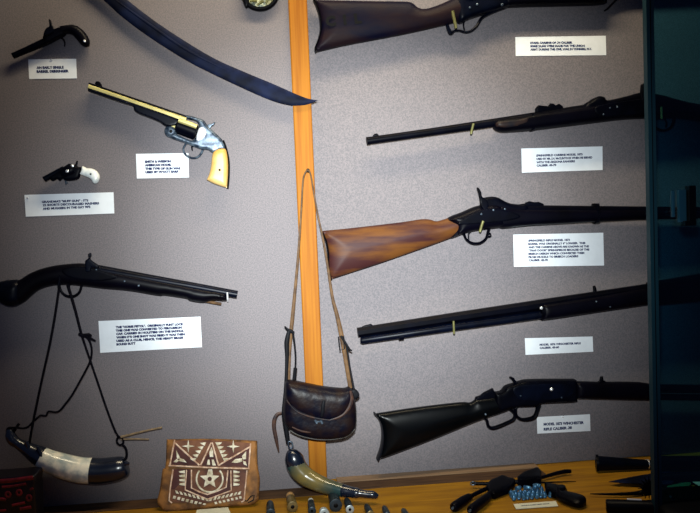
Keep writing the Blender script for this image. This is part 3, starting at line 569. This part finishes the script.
link('right_strap', tube([(308.6, 169.6), (311, 176), (314, 194), (318, 216), (322.4, 236), (327, 262), (332.4, 297), (336.6, 313), (340.4, 330), (343.4, 345), (347.4, 368), (350.6, 388)], [.8, .8, .9, .9, 1.0, 1.2, 1.5, 1.9, 2.3, 2.4, 2.4, 2.2], sp2, 8, smooth=4, flat=.5), M['strap'], t, label='tan carrying strap')
link('strap_thong', join(tube([(284.6, 326.4), (287.4, 329.4), (290.4, 331), (294, 333)], [.7, 1.3, 2, 1.4], W(LW+.034), 8, smooth=2),
     tube([(289, 331), (286.8, 342), (287, 356), (286.4, 372), (285.6, 392), (284.2, 412), (285.6, 425), (288.2, 444)], [1.8, 2.6, 2.0, 1.6, 2.0, 2.6, 2.8, 2.0], W(LW+.040), 8, smooth=4, flat=.5),
     tube([(292.6, 331), (294.6, 345), (295.6, 358), (295.2, 370)], [1.2, 1.0, .9, .9], W(LW+.034), 8, smooth=3), tube([(295.4, 368), (294, 382)], [1.9, 2.0], W(LW+.036), 8)), M['strap_dark'], t, label='dark tied thong')
link('strap_buckle', join(tube([(338.4, 336.8), (343.6, 336.4), (344.4, 349), (340, 350.4)], .7, W(LW+.034), 6, True), tube([(341, 336), (349.6, 349.6), (352, 350.8)], [1.2, 1.1, .7], W(LW+.036), 6), tube([(346, 345), (347.4, 352), (349.4, 366), (353.4, 388), (355.4, 397)], [1.2, 1.1, 1.1, 1.3, 1.0], W(LW+.031), 6)), M['strap_dark'], t)
link('loose_tail', tube([(281.6, 413), (277.6, 414), (274.6, 419), (274, 427), (276, 438), (278.8, 452)], [1.2, 1.6, 2, 2, 1.9, .6], W(LW+.03), 8, smooth=4, flat=.4), M['leather_edge'], t)

# second horn
t = thing('powder_horn', 'green-brown powder horn with black base hanging from the dark leather bag', 'powder horn', W(LW+.05).M(310, 470))
h2 = W(.095)
link('horn_body', tube([(294.8, 463, 0), (299, 470, .002), (306, 476.6, .006), (316, 482, .014), (326, 486, .023), (338, 489.4, .033), (346, 491.2, .04)], [9.4, 9.9, 9.5, 8.4, 7.6, 6.6, 5.9], h2, 20, smooth=4), M['horn_green'], t, label='green and amber polished horn')
link('base_cap', tube([(293.4, 450, 0), (293.2, 453, 0), (294, 458, 0), (296.2, 465.4, 0)], [4, 7.2, 9.4, 9.9], h2, 20, smooth=3), M['horn_dark'], t)
link('spout', tube([(343, 490.6, .038), (350, 491.8, .044), (357, 493, .05), (360, 493.4, .052), (368, 494.4, .056), (373, 494.8, .058), (378, 496.8, .06)], [6.2, 5.2, 5.0, 3.8, 3.6, 3.8, 2.0], h2, 14, smooth=3), M['horn_dark'], t)
link('hanging_ring', tube([(288.4, 442), (291.8, 442.4), (292.8, 447), (289.4, 448)], .8, W(.093), 8, True, 3), M['silver'], t)

# ------------------------------------------------------------------ tooled pouch leaning on the panel
pb = S(.0).M(160, 509); pc = S(.0).M(258, 504.6); ptp = W(LW+.012).M(212, 440)
nrm = (pc-pb).cross(ptp-pb).normalized()
if nrm.y > 0: nrm = -nrm
pp = Pl(pb+nrm*.008, nrm)
def cpx(x, y, *c): return (150+x/6.087, 435+y/6.087)+tuple(c)
def cl(pts): return [cpx(*p) for p in pts]
def at(h): return Pl(pp.p+pp.n*h, pp.n)
t = thing('tooled_pouch', 'tan and red-brown tooled leather pouch with white carved star, leaning on the wall', 'pouch', pp.M(208, 505))
link('backing', puff(cr(cl([(103, 28, 1), (380, 24), (652, 36, 1), (655, 180), (668, 262), (664, 330), (662, 392, 1), (610, 425), (430, 438), (300, 452), (200, 462), (92, 470, 1), (52, 425), (46, 400), (62, 330), (78, 215), (96, 190)])), .007, 3, pp, .4, 3), M['pouch_tan'], t)
link('front_panel', puff(resamp(cl([(140, 205), (592, 210), (578, 330), (566, 402), (350, 412), (118, 412), (122, 330)]), 99), .0012, 1, at(.0078), .6, 3), M['pouch_panel'], t)
lp = at(.0105)
link('flap', puff(resamp(cl([(148, 34), (380, 30), (612, 50), (604, 205), (350, 203), (114, 190)]), 99), .0014, 1, lp, .6, 3), M['pouch_panel'], t)
link('flap_corner_panels', join(puff(cl([(152, 60), (292, 182), (128, 182)]), .0006, 1, at(.0122), .6, 3), puff(cl([(606, 82), (600, 195), (425, 184)]), .0006, 1, at(.0122), .6, 3), puff(cl([(350, 118), (402, 118), (412, 188), (316, 184)]), .0006, 1, at(.0122), .6, 3)), M['pouch_dark'], t)
link('body_dark_panels', join(puff(cl([(215, 212), (255, 212), (258, 322), (350, 362), (462, 318), (472, 214), (495, 214), (492, 338), (350, 392), (212, 336)]), .0006, 1, at(.0093), .6, 3), puff(cl([(148, 210), (176, 210), (178, 300), (150, 330), (130, 330)]), .0006, 1, at(.0093), .6, 3)), M['pouch_dark'], t)
def lines(ls, h, w): return join(*[tube(cl(l_), w, at(h), 6, flat=.5) for l_ in ls])
link('flap_lines', lines([[(150, 30), (120, 188)], [(612, 52), (600, 204)], [(114, 186), (350, 198), (606, 205)], [(152, 48), (300, 184)], [(608, 72), (416, 186)], [(372, 46), (308, 184)], [(378, 46), (416, 184)]], .0125, .75), M['pouch_line'], t)
link('body_lines', lines([[(140, 210), (122, 330), (116, 400), (134, 414)], [(590, 214), (572, 400), (556, 408)], [(252, 212), (252, 322), (300, 346), (350, 362), (410, 342), (464, 318), (474, 214)], [(222, 212), (214, 334), (350, 392), (494, 338), (492, 216)]], .0098, .7), M['pouch_line'], t)
link('ring', tube([cpx(363+80*math.cos(a), 268+80*math.sin(a)) for a in [math.radians(-40+k*260/24) for k in range(25)]], .85, at(.0102), 6, flat=.5), M['pouch_white'], t)
def star(cx, cy, R, r, n, rot): return [cpx(cx+(R if k % 2 == 0 else r)*math.sin(rot+k*math.pi/n), cy-(R if k % 2 == 0 else r)*math.cos(rot+k*math.pi/n)) for k in range(2*n)]
def fig(l, h): return puff(l, .0006, .6, at(h), .6, 1.2)
link('star', puff(star(363, 268, 62, 28, 5, 0), .0006, .6, at(.0102), .6, 1.2, holes=[[cpx(363+14*math.cos(a), 268+14*math.sin(a)) for a in [k*math.pi/5 for k in range(10)]]]), M['pouch_white'], t, label='white five-pointed star')
link('small_star', fig(star(233, 68, 40, 9, 4, 0), .0125), M['pouch_white'], t)
link('small_star', fig(star(507, 70, 40, 9, 4, 0), .0125), M['pouch_white'], t)
link('central_arrow', join(fig(cl([(374, 74), (384, 100), (386, 134), (364, 134), (362, 104)]), .0128), fig(cl([(352, 150), (362, 150), (366, 182), (346, 182)]), .0128), fig(cl([(376, 150), (388, 150), (402, 186), (380, 186)]), .0128), fig(cl([(356, 208), (378, 208), (384, 242), (346, 242)]), .0102)), M['pouch_white'], t)
tl = []
for k in range(5):
    y = 44+k*24; x = 346-k*15; tl.append(fig(cl([(x-4, y), (x-42, y+4), (x-30, y+14), (x-14, y+22)]), .0125))
    x = 402+k*11; tl.append(fig(cl([(x-4, y), (x+36, y+2), (x+24, y+14), (x+6, y+22)]), .0125))
link('flap_teeth', join(*tl), M['pouch_white'], t)
tl = []
for k in range(4):
    y = 214+k*25; tl.append(fig(cl([(212, y), (212, y+20), (182, y+16), (176, y+8)]), .0098)); tl.append(fig(cl([(508, y), (508, y+20), (540, y+18), (548, y+10)]), .0098))
for k in range(8):
    x = 152+k*26; y = 336+k*6.5; tl.append(fig(cl([(x, y), (x+14, y+4), (x+24, y+22), (x+8, y+20)]), .0098)); tl.append(fig(cl([(x-8, y+34), (x+8, y+36), (x+2, y+54 if y < 370 else y+46), (x-14, y+50 if y < 370 else y+42)]), .0098))
    x = 556-k*25; y = 342+k*5.6; tl.append(fig(cl([(x, y), (x-14, y+4), (x-24, y+22), (x-8, y+20)]), .0098))
    if k < 7: tl.append(fig(cl([(x, y+30), (x-14, y+32), (x-10, y+46), (x+4, y+44)]), .0098))
link('border_teeth', join(*tl), M['pouch_white'], t)
link('flower', join(*[fig(cl(q), .013) for q in ([(160, 92), (178, 128), (186, 146), (164, 146)], [(184, 142), (206, 148), (224, 168), (200, 164), (176, 158)], [(162, 146), (178, 156), (160, 168), (142, 164)])]), M['pouch_white'], t)
link('flower', join(*[fig(cl(q), .013) for q in ([(586, 98), (584, 146), (566, 150), (560, 128)], [(560, 142), (520, 146), (496, 168), (530, 170), (562, 160)], [(566, 156), (584, 164), (590, 188), (570, 178)])]), M['pouch_white'], t)
link('crack', tube(cl([(560, 398), (590, 402), (615, 372), (634, 366), (630, 396), (596, 412)]), .6, at(.008), 6, flat=.5), M['dot'], t)

# ------------------------------------------------------------------ things on the shelf
def frame_on_shelf(x, y): return S(0).M(x, y)
card([(197, 510.4), (228, 507.8), (230.4, 513.5), (195, 517)], [], S(.001), 'blank-looking pale card lying in front of the tooled pouch', 'paper_card', 'paper_old', group=None)
card([(513.4, 504.6), (555.6, 501.5), (558.2, 506.4), (516, 509.3)], [('MOULD-CAST LEAD BALLS', (521.5, 507), (549.6, 504.6), 1.6)], S(.001),
     'cream paper card lying in front of the blue-grey bullets', 'paper_card', 'paper_old', group=None)

# old tin
tx0 = S(0).M(2, 520); 
yb = -.13
pf = W(-yb); a = pf.M(-6, 480); b = pf.M(41, 474)
x0, x1, zt_ = pf.M(-14, 480).x, pf.M(34, 476).x, pf.M(20, 476.5).z
t = thing('tin_box', 'black tin box with worn red printing at the bottom left corner', 'tin', (x0, yb, ZS))
def rbox(x0, x1, y0, y1, z0, z1, r=.004, n=4):
    pts = []
    for cx, cy, a0 in ((x1-r, y1-r, 0), (x0+r, y1-r, 90), (x0+r, y0+r, 180), (x1-r, y0+r, 270)):
        for k in range(n+1): a_ = math.radians(a0+90*k/n); pts.append((cx+r*math.cos(a_), cy+r*math.sin(a_)))
    m_ = len(pts); cx = (x0+x1)/2; cy = (y0+y1)/2
    V = [(x, y, z0) for x, y in pts]+[(x, y, z1-r*.5) for x, y in pts]+[(cx+(x-cx)*.97, cy+(y-cy)*.97, z1) for x, y in pts]
    return V, [tuple(range(m_))[::-1], tuple(2*m_+k for k in range(m_))]+[(j*m_+k, j*m_+(k+1) % m_, (j+1)*m_+(k+1) % m_, (j+1)*m_+k) for j in (0, 1) for k in range(m_)]
link('body', rbox(x0, x1, yb, yb+.05, ZS, zt_-.004), M['tin_black'], t, smooth=False)
link('lid', rbox(x0-.001, x1+.001, yb-.001, yb+.051, zt_-.012, zt_), M['tin_black'], t, smooth=False)
pr = W(-yb+.0016)
link('red_print', join(*[tube(q, w, pr, 6, flat=.3, smooth=3) for q, w in (
    ([(-4, 481.5), (12, 480.4), (33, 477.6)], 2.2), ([(2, 487), (14, 486), (26, 483.6)], 1.3), ([(-6, 500), (2, 499), (6, 500)], 1.6), ([(20, 509), (26, 508), (31, 507)], 1.6), ([(12, 505.4), (18, 504), (25, 502.6)], 1.3), ([(-2, 511), (6, 510)], 1.1), ([(30, 490), (33, 488)], 1.1))],
    *[tube([(cx+2.3*math.cos(a), cy+2.7*math.sin(a)) for a in [k*math.pi/5 for k in range(10)]], 1.2, pr, 6, True, flat=.3) for cx, cy in ((8, 494.6), (19, 492.6), (29, 498))]), M['tin_red'], t, label='worn red printing')

# row of cartridges, bases towards the viewer
def cartridge(x, y, rpx, length, cm, bm_, tm, label, tip='ogive', name='cartridge'):
    s = S(0).sc(x, y); r_ = rpx*s
    c = S(r_).M(x, y); ax = Vector((random.uniform(-.06, .06), 1, 0)).normalized()
    t = thing(name, label, 'cartridge', (c.x, c.y, ZS))
    def rev(prof):
        return tube3([c+ax*q[0] for q in prof], [max(q[1], .0003) for q in prof], 16, up=(0, 0, 1))
    Lc = length
    link('case', rev([(.0012, r_*.90), (.0018, r_*.90), (.0022, r_*.93), (Lc*.68, r_*.86), (Lc*.70, r_*.80)]), M[cm], t)
    link('base', rev([(0, r_*.92), (.0003, r_), (.0012, r_)]), M[bm_], t)
    link('primer', rev([(-.0004, r_*.30), (0, r_*.36), (.0006, r_*.36)]), M['dot'], t)
    if tip == 'ogive': pr_ = [(Lc*.68, r_*.80), (Lc*.80, r_*.76), (Lc*.90, r_*.6), (Lc*.97, r_*.35), (Lc, r_*.1)]
    else: pr_ = [(Lc*.68, r_*.82), (Lc*.92, r_*.80), (Lc, r_*.6)]
    link('bullet', rev(pr_), M[tm], t)
cartridge(270.8, 513.5, 4.6, .058, 'case_dark', 'case_dark', 'case_dark', 'leftmost dark cartridge of the row at the front of the shelf')
cartridge(292.6, 507, 5.4, .062, 'case_brass', 'case_brass', 'wood_plug', 'brass cartridge with pale wooden tip in the front row', 'flat')
cartridge(312, 511, 4.0, .060, 'case_dark', 'case_dark', 'pearl', 'dark cartridge with a whitish tip in the front row')
cartridge(324.4, 514, 5.0, .020, 'case_pale', 'case_pale', 'case_pale', 'short pale cartridge base at the bottom edge')
cartridge(335.8, 505.6, 6.3, .070, 'case_dark', 'case_dark', 'case_dark', 'thickest dark teal cartridge in the front row', 'flat')
cartridge(350, 509.6, 4.2, .054, 'case_dark', 'case_pale', 'case_dark', 'thin dark cartridge with pale round base, right of the thickest one')
cartridge(370.8, 514.6, 3.9, .046, 'case_dark', 'case_brass', 'case_dark', 'small dark cartridge third from the right end of the row')
cartridge(387.8, 516, 3.8, .044, 'case_dark', 'case_dark', 'case_dark', 'small dark cartridge second from the right end of the row')
cartridge(407.6, 517, 3.6, .036, 'case_dark', 'case_dark', 'case_dark', 'rightmost and smallest cartridge of the front row')

# pile of bullets
def bullet_geo(c, ax, r_, L_):
    prof = [(0, .72), (.04, .95), (.12, 1), (.16, .9), (.2, 1), (.26, .9), (.3, 1), (.55, .96), (.72, .8), (.87, .52), (.96, .25), (1, .05)]
    return tube3([c+ax*(q[0]*L_) for q in prof], [q[1]*r_ for q in prof], 14, up=(1, 0, 0) if abs(ax.x) < .9 else (0, 0, 1))
c0 = S(0).M(531.5, 497); k = 0
rows = [(-.036, 9, -.011), (-.037, 10, -.001), (-.034, 9, .009)]
spots = []
for x0_, n_, dy in rows:
    for i in range(n_): spots.append((x0_+i*.0083+(.003 if dy == 0 else 0), dy, 0))
BR = .0039
for (dx, dy, dz) in spots:
    an = random.random()
    p = c0+Vector((dx+random.uniform(-.0012, .0012), dy+random.uniform(-.0015, .0015), 0))
    if an < 2:
        ax = Vector((random.uniform(-.3, .3), random.uniform(-.25, .25), 1)).normalized(); h = .0012; L_ = random.uniform(.012, .0155)
    o = link('lead_bullet', bullet_geo(Vector((p.x, p.y, ZS+h)), ax, BR, L_), M['lead'], None, 'blue-grey lead bullet in the little pile behind the cream card', 'bullet', 'lead bullets in the pile')
for i, (dx, dy, a_, z_) in enumerate(((-.030, -.003, .5, .0145), (-.014, .001, -.6, .0150), (.004, -.004, .9, .0145), (.018, .001, 2.4, .0145))):
    ax = Vector((math.cos(a_), math.sin(a_), .05)).normalized()
    link('lead_bullet', bullet_geo(c0+Vector((dx, dy, z_+BR)), ax, BR, .015), M['lead'], None, 'blue-grey lead bullet lying on top of the little pile behind the cream card', 'bullet', 'lead bullets on top of the pile')
for i, (x, y, a_) in enumerate(((549.5, 493.6, 1.2), (511.5, 494.5, 1.4))):
    link('lead_bullet', bullet_geo(S(BR+.0003).M(x, y), Vector((math.cos(a_), math.sin(a_), 0)), BR, .015), M['lead'], None,
         ('blue-grey lead bullet lying loose at the right end of the pile', 'blue-grey lead bullet lying loose at the left end of the pile')[i], 'bullet')

# black iron tools
def stube(path, r, h, n=12, sm=0, flat=1.0): return tube(path, r, S(h), n, smooth=sm, flat=flat)
t = thing('bullet_mould', 'black iron bullet mould with two thick rounded handles, left of the bullets', 'tool', S(0).M(495, 486))
link('handle', stube([(452.6, 507.8), (455, 506.6), (463, 501.2), (469.4, 497)], [3.8, 5.2, 5.0, 4.0], .011, 14, 3), M['dark_stock'], t)
link('handle', stube([(470, 510.6), (473, 508.6), (481, 502.6), (488, 497)], [3.6, 5.0, 4.9, 4.2], .011, 14, 3), M['dark_stock'], t)
for x, y in ((453.4, 507), (470.6, 509.6)): link('handle_pin', tube3([S(.012).M(x, y+.4), S(.012).M(x-1.1, y+1.6)], .0022, 8), M['silver'], t)
link('arm', stube([(467, 498.4), (478, 492.6), (492, 486)], [2.4, 2.2, 2.6], .009, 10, 3), M['blued'], t)
link('arm', stube([(486, 498.4), (494, 491.4), (502, 485)], [3.4, 4, 4], .009, 10, 3), M['blued'], t)
link('jaw_block', puff(cr([(487.6, 486.6), (491, 482.4), (497, 480), (502.6, 477.6), (508.6, 479.8), (515, 481.6), (514, 485.4), (508.6, 490.6), (501.6, 493.4), (493.6, 496.4), (489, 493)]), .008, 3, S(.0084), .6), M['blued'], t)
link('sprue_arm', stube([(472, 483.2), (480, 483.6), (495, 484)], [2.0, 1.7, 2.0], .010, 10), M['blued'], t)
link('sprue_ring', tube([(473+2.6*math.cos(a), 483.4+1.6*math.sin(a)) for a in [k*math.pi/5 for k in range(10)]], .6, S(.013), 6, True), M['silver'], t)
t = thing('reloading_tool', 'black iron tool with square block and upturned tail behind the bullets', 'tool', S(0).M(530, 478))
link('block', puff(resamp([(517.4, 480.6), (524, 475.4), (537.4, 470.6), (541.4, 475), (541.2, 482.4), (518, 483.6)], 99), .010, 2, S(.0104), .7), M['blued'], t)
link('link_bar', stube([(512, 481.6), (518, 482)], 2.2, .0105, 10), M['blued'], t)
link('tail', stube([(538, 478.4), (547, 476), (557, 473.2), (565, 471.6), (571, 471.2)], [1.6, 1.8, 2.0, 2.3, 1.8], .008, 10, 3), M['blued'], t)
link('thin_rod', stube([(536, 482.6), (560, 482), (576, 481.4)], [.8, .7, .4], .003, 6), M['blued'], t)
t = thing('hand_tool', 'black hand tool with a long rounded grip, right of the bullets', 'tool', S(0).M(564, 494))
link('head', puff(resamp([(544.6, 485), (546, 492), (555, 495.6), (564, 498), (567, 491.4), (557, 487)], 99), .008, 2, S(.0085), .6), M['blued'], t)
link('grip', puff(cr([(556, 489.6), (565, 493), (579, 496.4), (585.4, 499.4), (585.6, 503), (578, 505), (566, 501.6), (556, 496)]), .009, 4, S(.0095), .3), M['dark_stock'], t)
link('catch', puff(cr([(557, 486.6), (561, 485.6), (565.4, 487), (565, 490.4), (558, 491)]), .004, 1.5, S(.0165), .5, 1.2), M['blued'], t)

# right end of the shelf
t = thing('flared_handle', 'dark flared handle with a bright ferrule lying at the back of the shelf', 'handle', S(0).M(625, 468))
link('grip', tube3([S(.017).M(597, 463), S(.0165).M(600, 463.2), S(.0135).M(625, 463.8), S(.011).M(648, 464.2), S(.011).M(662, 464.6)], [.0150, .0145, .0115, .0088, .0085], 14), M['blued_sheen'], t)
link('rim', tube3([S(.017).M(596, 462.8), S(.017).M(598.4, 462.9)], [.0165, .0165], 14), M['blued'], t)
link('ferrule', tube3([S(.011).M(645, 464), S(.011).M(649.4, 464.2)], [.0094, .0092], 14), M['bright'], t, label='bright metal ferrule')
link('shaft', tube3([S(.0145).M(657, 463), S(.0145).M(760, 463)], [.014, .014], 14), M['blued'], t)
t = thing('knife', 'dark pointed knife blade lying on the shelf, tip to the left', 'knife', S(0).M(650, 480))
link('blade', puff(cr([(608.6, 481.8, 1), (629, 477.4), (651, 473.8), (672, 472), (672, 483.6), (640, 483.6), (620, 482.8)]), .002, 3, S(.008), .2), M['blade'], t)
link('handle', stube([(660, 478.2), (670, 478), (720, 477)], [4.6, 5.8, 5.8], .011, 12), M['dark_stock'], t)
t = thing('spur', 'black spur with a row of short spikes and a long thin point', 'spur', S(0).M(640, 492))
link('shank', stube([(590, 493.8), (612, 494.2), (634, 493.6), (650, 491)], [.5, 1.3, 2.0, 3.0], .006, 10, 3), M['blued'], t)
rc = S(.024).M(649, 487.5)
rg = [tube3([rc+Vector((0, 0, 0)), rc+Vector((math.cos(a)*.021, 0, math.sin(a)*.021))], [.0035, .0005], 6) for a in [k*math.pi/8 for k in range(16)]]
link('rowel', join(*rg, tube3([rc+Vector((0, -.003, 0)), rc+Vector((0, .003, 0))], .013, 18, up=(0, 0, 1))), M['blued'], t)
t = thing('black_cylinder', 'thick black cylindrical grip with white tag at the front right', 'tool', S(0).M(630, 508))
t.name = 'dark_grip'
link('grip', tube3([S(.0115).M(606, 505.6), S(.0115).M(607.6, 505.7), S(.0115).M(660, 507.4)], [.0095, .0112, .0112], 16), M['blued'], t)
link('tag', box(0, 0, 0, 0, 0, 0), M['paper'], t) if False else None
a = S(.0231).M(627, 499.6); b = S(.0231).M(641.5, 500.2)
link('white_tag', tube3([a, b], [.0022, .0022], 6, flat=.3), M['paper'], t, label='small white tag')
t = thing('holster', 'black leather holster lying in the dark behind the glass door', 'holster', S(0).M(670, 500))
link('body', puff(cr([(657, 493), (668, 490), (700, 489), (760, 494), (770, 520), (700, 524), (664, 514), (656, 503)]), .010, 6, S(.0105), .3, 3), M['black_iron'], t)
link('stud', tube3([S(.020).M(673, 499.6), S(.024).M(673, 499)], .003, 10), M['silver'], t)
link('stud', tube3([S(.020).M(670.6, 496.8), S(.023).M(670.6, 496.4)], .002, 10), M['silver'], t)
link('cloth_strip', puff(cr([(667, 486.6), (676, 484.4), (688, 482), (691, 484.4), (686, 487), (672, 488.4)]), .002, 2, S(.004), .4), M['green_cloth'], None, 'green cloth scrap on the shelf behind the dark glass', 'cloth')
link('paper_scrap', puff(resamp([(691.6, 481.6), (716, 481.4), (718, 487), (699, 485.8)], 99), .0008, 1, S(.006), .5), M['paper_old'], None, 'pale card corner at the right edge behind the dark glass', 'card')

# ------------------------------------------------------------------ tinted sliding door
gy = .30; gpn = W(gy)
xl = gpn.M(649.6, 256).x; e1 = gpn.M(656.5, 256).x
t = thing('glass_door', 'dark green tinted sliding glass door covering the right end of the case', 'glass door', (xl, -gy, ZS))
link('pane', box(xl+.001, 1.3, -gy-.003, -gy+.003, ZS, .949), M['glass'], t, smooth=False)
link('edge_strip', join(box(xl-.0015, xl+.0045, -gy-.006, -gy+.006, ZS, .949), box(xl+.007, e1, -gy-.005, -gy+.005, ZS, .949)), M['teal_metal'], t, smooth=False, label='teal metal edge channel')
link('edge_gasket', box(xl+.0045, xl+.007, -gy-.004, -gy+.004, ZS, .949), M['rubber'], t, smooth=False)
lk = W(gy+.012)
t = thing('door_lock', 'finger pull with black clamp and painted teal glass reflections on the dark glass door', 'lock', lk.M(680, 206))
def pbox(x0, y0, x1, y1, d0, d1):
    a = W(d0).M(x0, y0); b = W(d0).M(x1, y1)
    return box(a.x, b.x, -d1, -d0, b.z, a.z)
link('reflection_bar', pbox(677, 190, 684.6, 222, gy+.0032, gy+.009), M['teal_reflection'], t, smooth=False)  # teal bars put a glass reflection into solid colour
link('reflection_edge', pbox(671, 191, 673.6, 217, gy+.0032, gy+.007), M['teal_reflection'], t, smooth=False)
link('clamp', join(pbox(685, 186, 692, 221, gy+.0032, gy+.016), pbox(681, 221, 692, 225.5, gy+.0032, gy+.016)), M['rubber'], t, smooth=False)

# ------------------------------------------------------------------ light
def lookat(o, tgt): o.rotation_euler = (Vector(tgt)-Vector(o.location)).to_track_quat('-Z', 'Y').to_euler()
for nm, en, sz in (('flash', 168, 38), ('flash_spill', 128, 56)):
    fl_ = bpy.data.lights.new(nm, 'SPOT'); fl_.energy = en; fl_.color = (.93, 1.0, .99); fl_.spot_size = math.radians(sz); fl_.spot_blend = 1.0; fl_.shadow_soft_size = .02
    fo = bpy.data.objects.new(nm, fl_); COL.objects.link(fo); fo.location = CAM+RV*(-.01)+UV*.09+F*.02; lookat(fo, W(0).M(350, 242))
tb = bpy.data.lights.new('case_tube', 'AREA'); tb.shape = 'RECTANGLE'; tb.size = .95; tb.size_y = .08; tb.energy = 11.5; tb.color = (1.0, .84, .56)
to = bpy.data.objects.new('case_tube', tb); COL.objects.link(to); to.location = (.05, -.32, .92); lookat(to, (.05, -.02, .46))
w = bpy.data.worlds.new('room'); bpy.context.scene.world = w; w.use_nodes = True
w.node_tree.nodes['Background'].inputs[0].default_value = (.26, .36, .85, 1); w.node_tree.nodes['Background'].inputs[1].default_value = .08

cam = bpy.data.cameras.new('camera'); co = bpy.data.objects.new('camera', cam); COL.objects.link(co)
cam.sensor_width = 36; cam.lens = 36*FPX/700
mw = Matrix((RV, UV, -F)).transposed().to_4x4(); mw.translation = CAM; co.matrix_world = mw
sc = bpy.context.scene; sc.camera = co
sc.view_settings.view_transform = 'Standard'; sc.view_settings.look = 'None'; sc.view_settings.gamma = 1; sc.view_settings.exposure = 0

# ------------------------------------------------------------------ pieces of parts go one level down
def base_name(o): return o.name.split('.')[0]
RULES = [('typed_text', 'card'), ('pin', 'card'), ('grip_screw', 'grip'), ('butt_screw', 'grip'), ('frame_screw', 'frame'), ('hinge_screw', 'hinge'), ('cylinder_flute', 'cylinder'),
         ('butt_plate', 'butt_stock'), ('butt_plate', 'stock'), ('carved_letters', 'stock'), ('fuller', 'blade'), ('front_sight', 'barrel'), ('muzzle', 'barrel'), ('barrel_rib', 'barrel'),
         ('side_plate', 'receiver'), ('screw', 'lock_plate'), ('screw', 'receiver'), ('tube_collar', 'magazine_tube'), ('flap_edge', 'flap'), ('closure_tab', 'flap'), ('bottom_piping', 'body'), ('seam_scuff', 'body'),
         ('buckle', 'body'), ('strap_buckle', 'right_strap'), ('star', 'front_panel'), ('ring', 'front_panel'), ('body_dark_panels', 'front_panel'), ('body_lines', 'front_panel'), ('border_teeth', 'front_panel'),
         ('small_star', 'flap'), ('flap_lines', 'flap'), ('flap_corner_panels', 'flap'), ('central_arrow', 'flap'), ('flap_teeth', 'flap'), ('flower', 'flap'), ('crack', 'backing'),
         ('red_print', 'body'), ('primer', 'base'), ('spout_collar', 'spout'), ('handle_pin', 'handle'), ('sprue_ring', 'sprue_arm'), ('catch', 'head'), ('rim', 'grip'), ('white_tag', 'grip'), ('stud', 'body'),
         ('relief_leaves', 'relief'), ('knot', 'right_strand'), ('edge_gasket', 'edge_strip')]
for root in [o for o in COL.objects if o.parent is None and o.type == 'EMPTY']:
    kids = list(root.children)
    for a, b in RULES:
        for k in kids:
            if base_name(k) != a or k.parent is not root: continue
            c = [q for q in kids if base_name(q) == b and q.parent is root]
            if c: k.parent = c[min(len(c)-1, [z for z in kids if base_name(z) == a].index(k))]
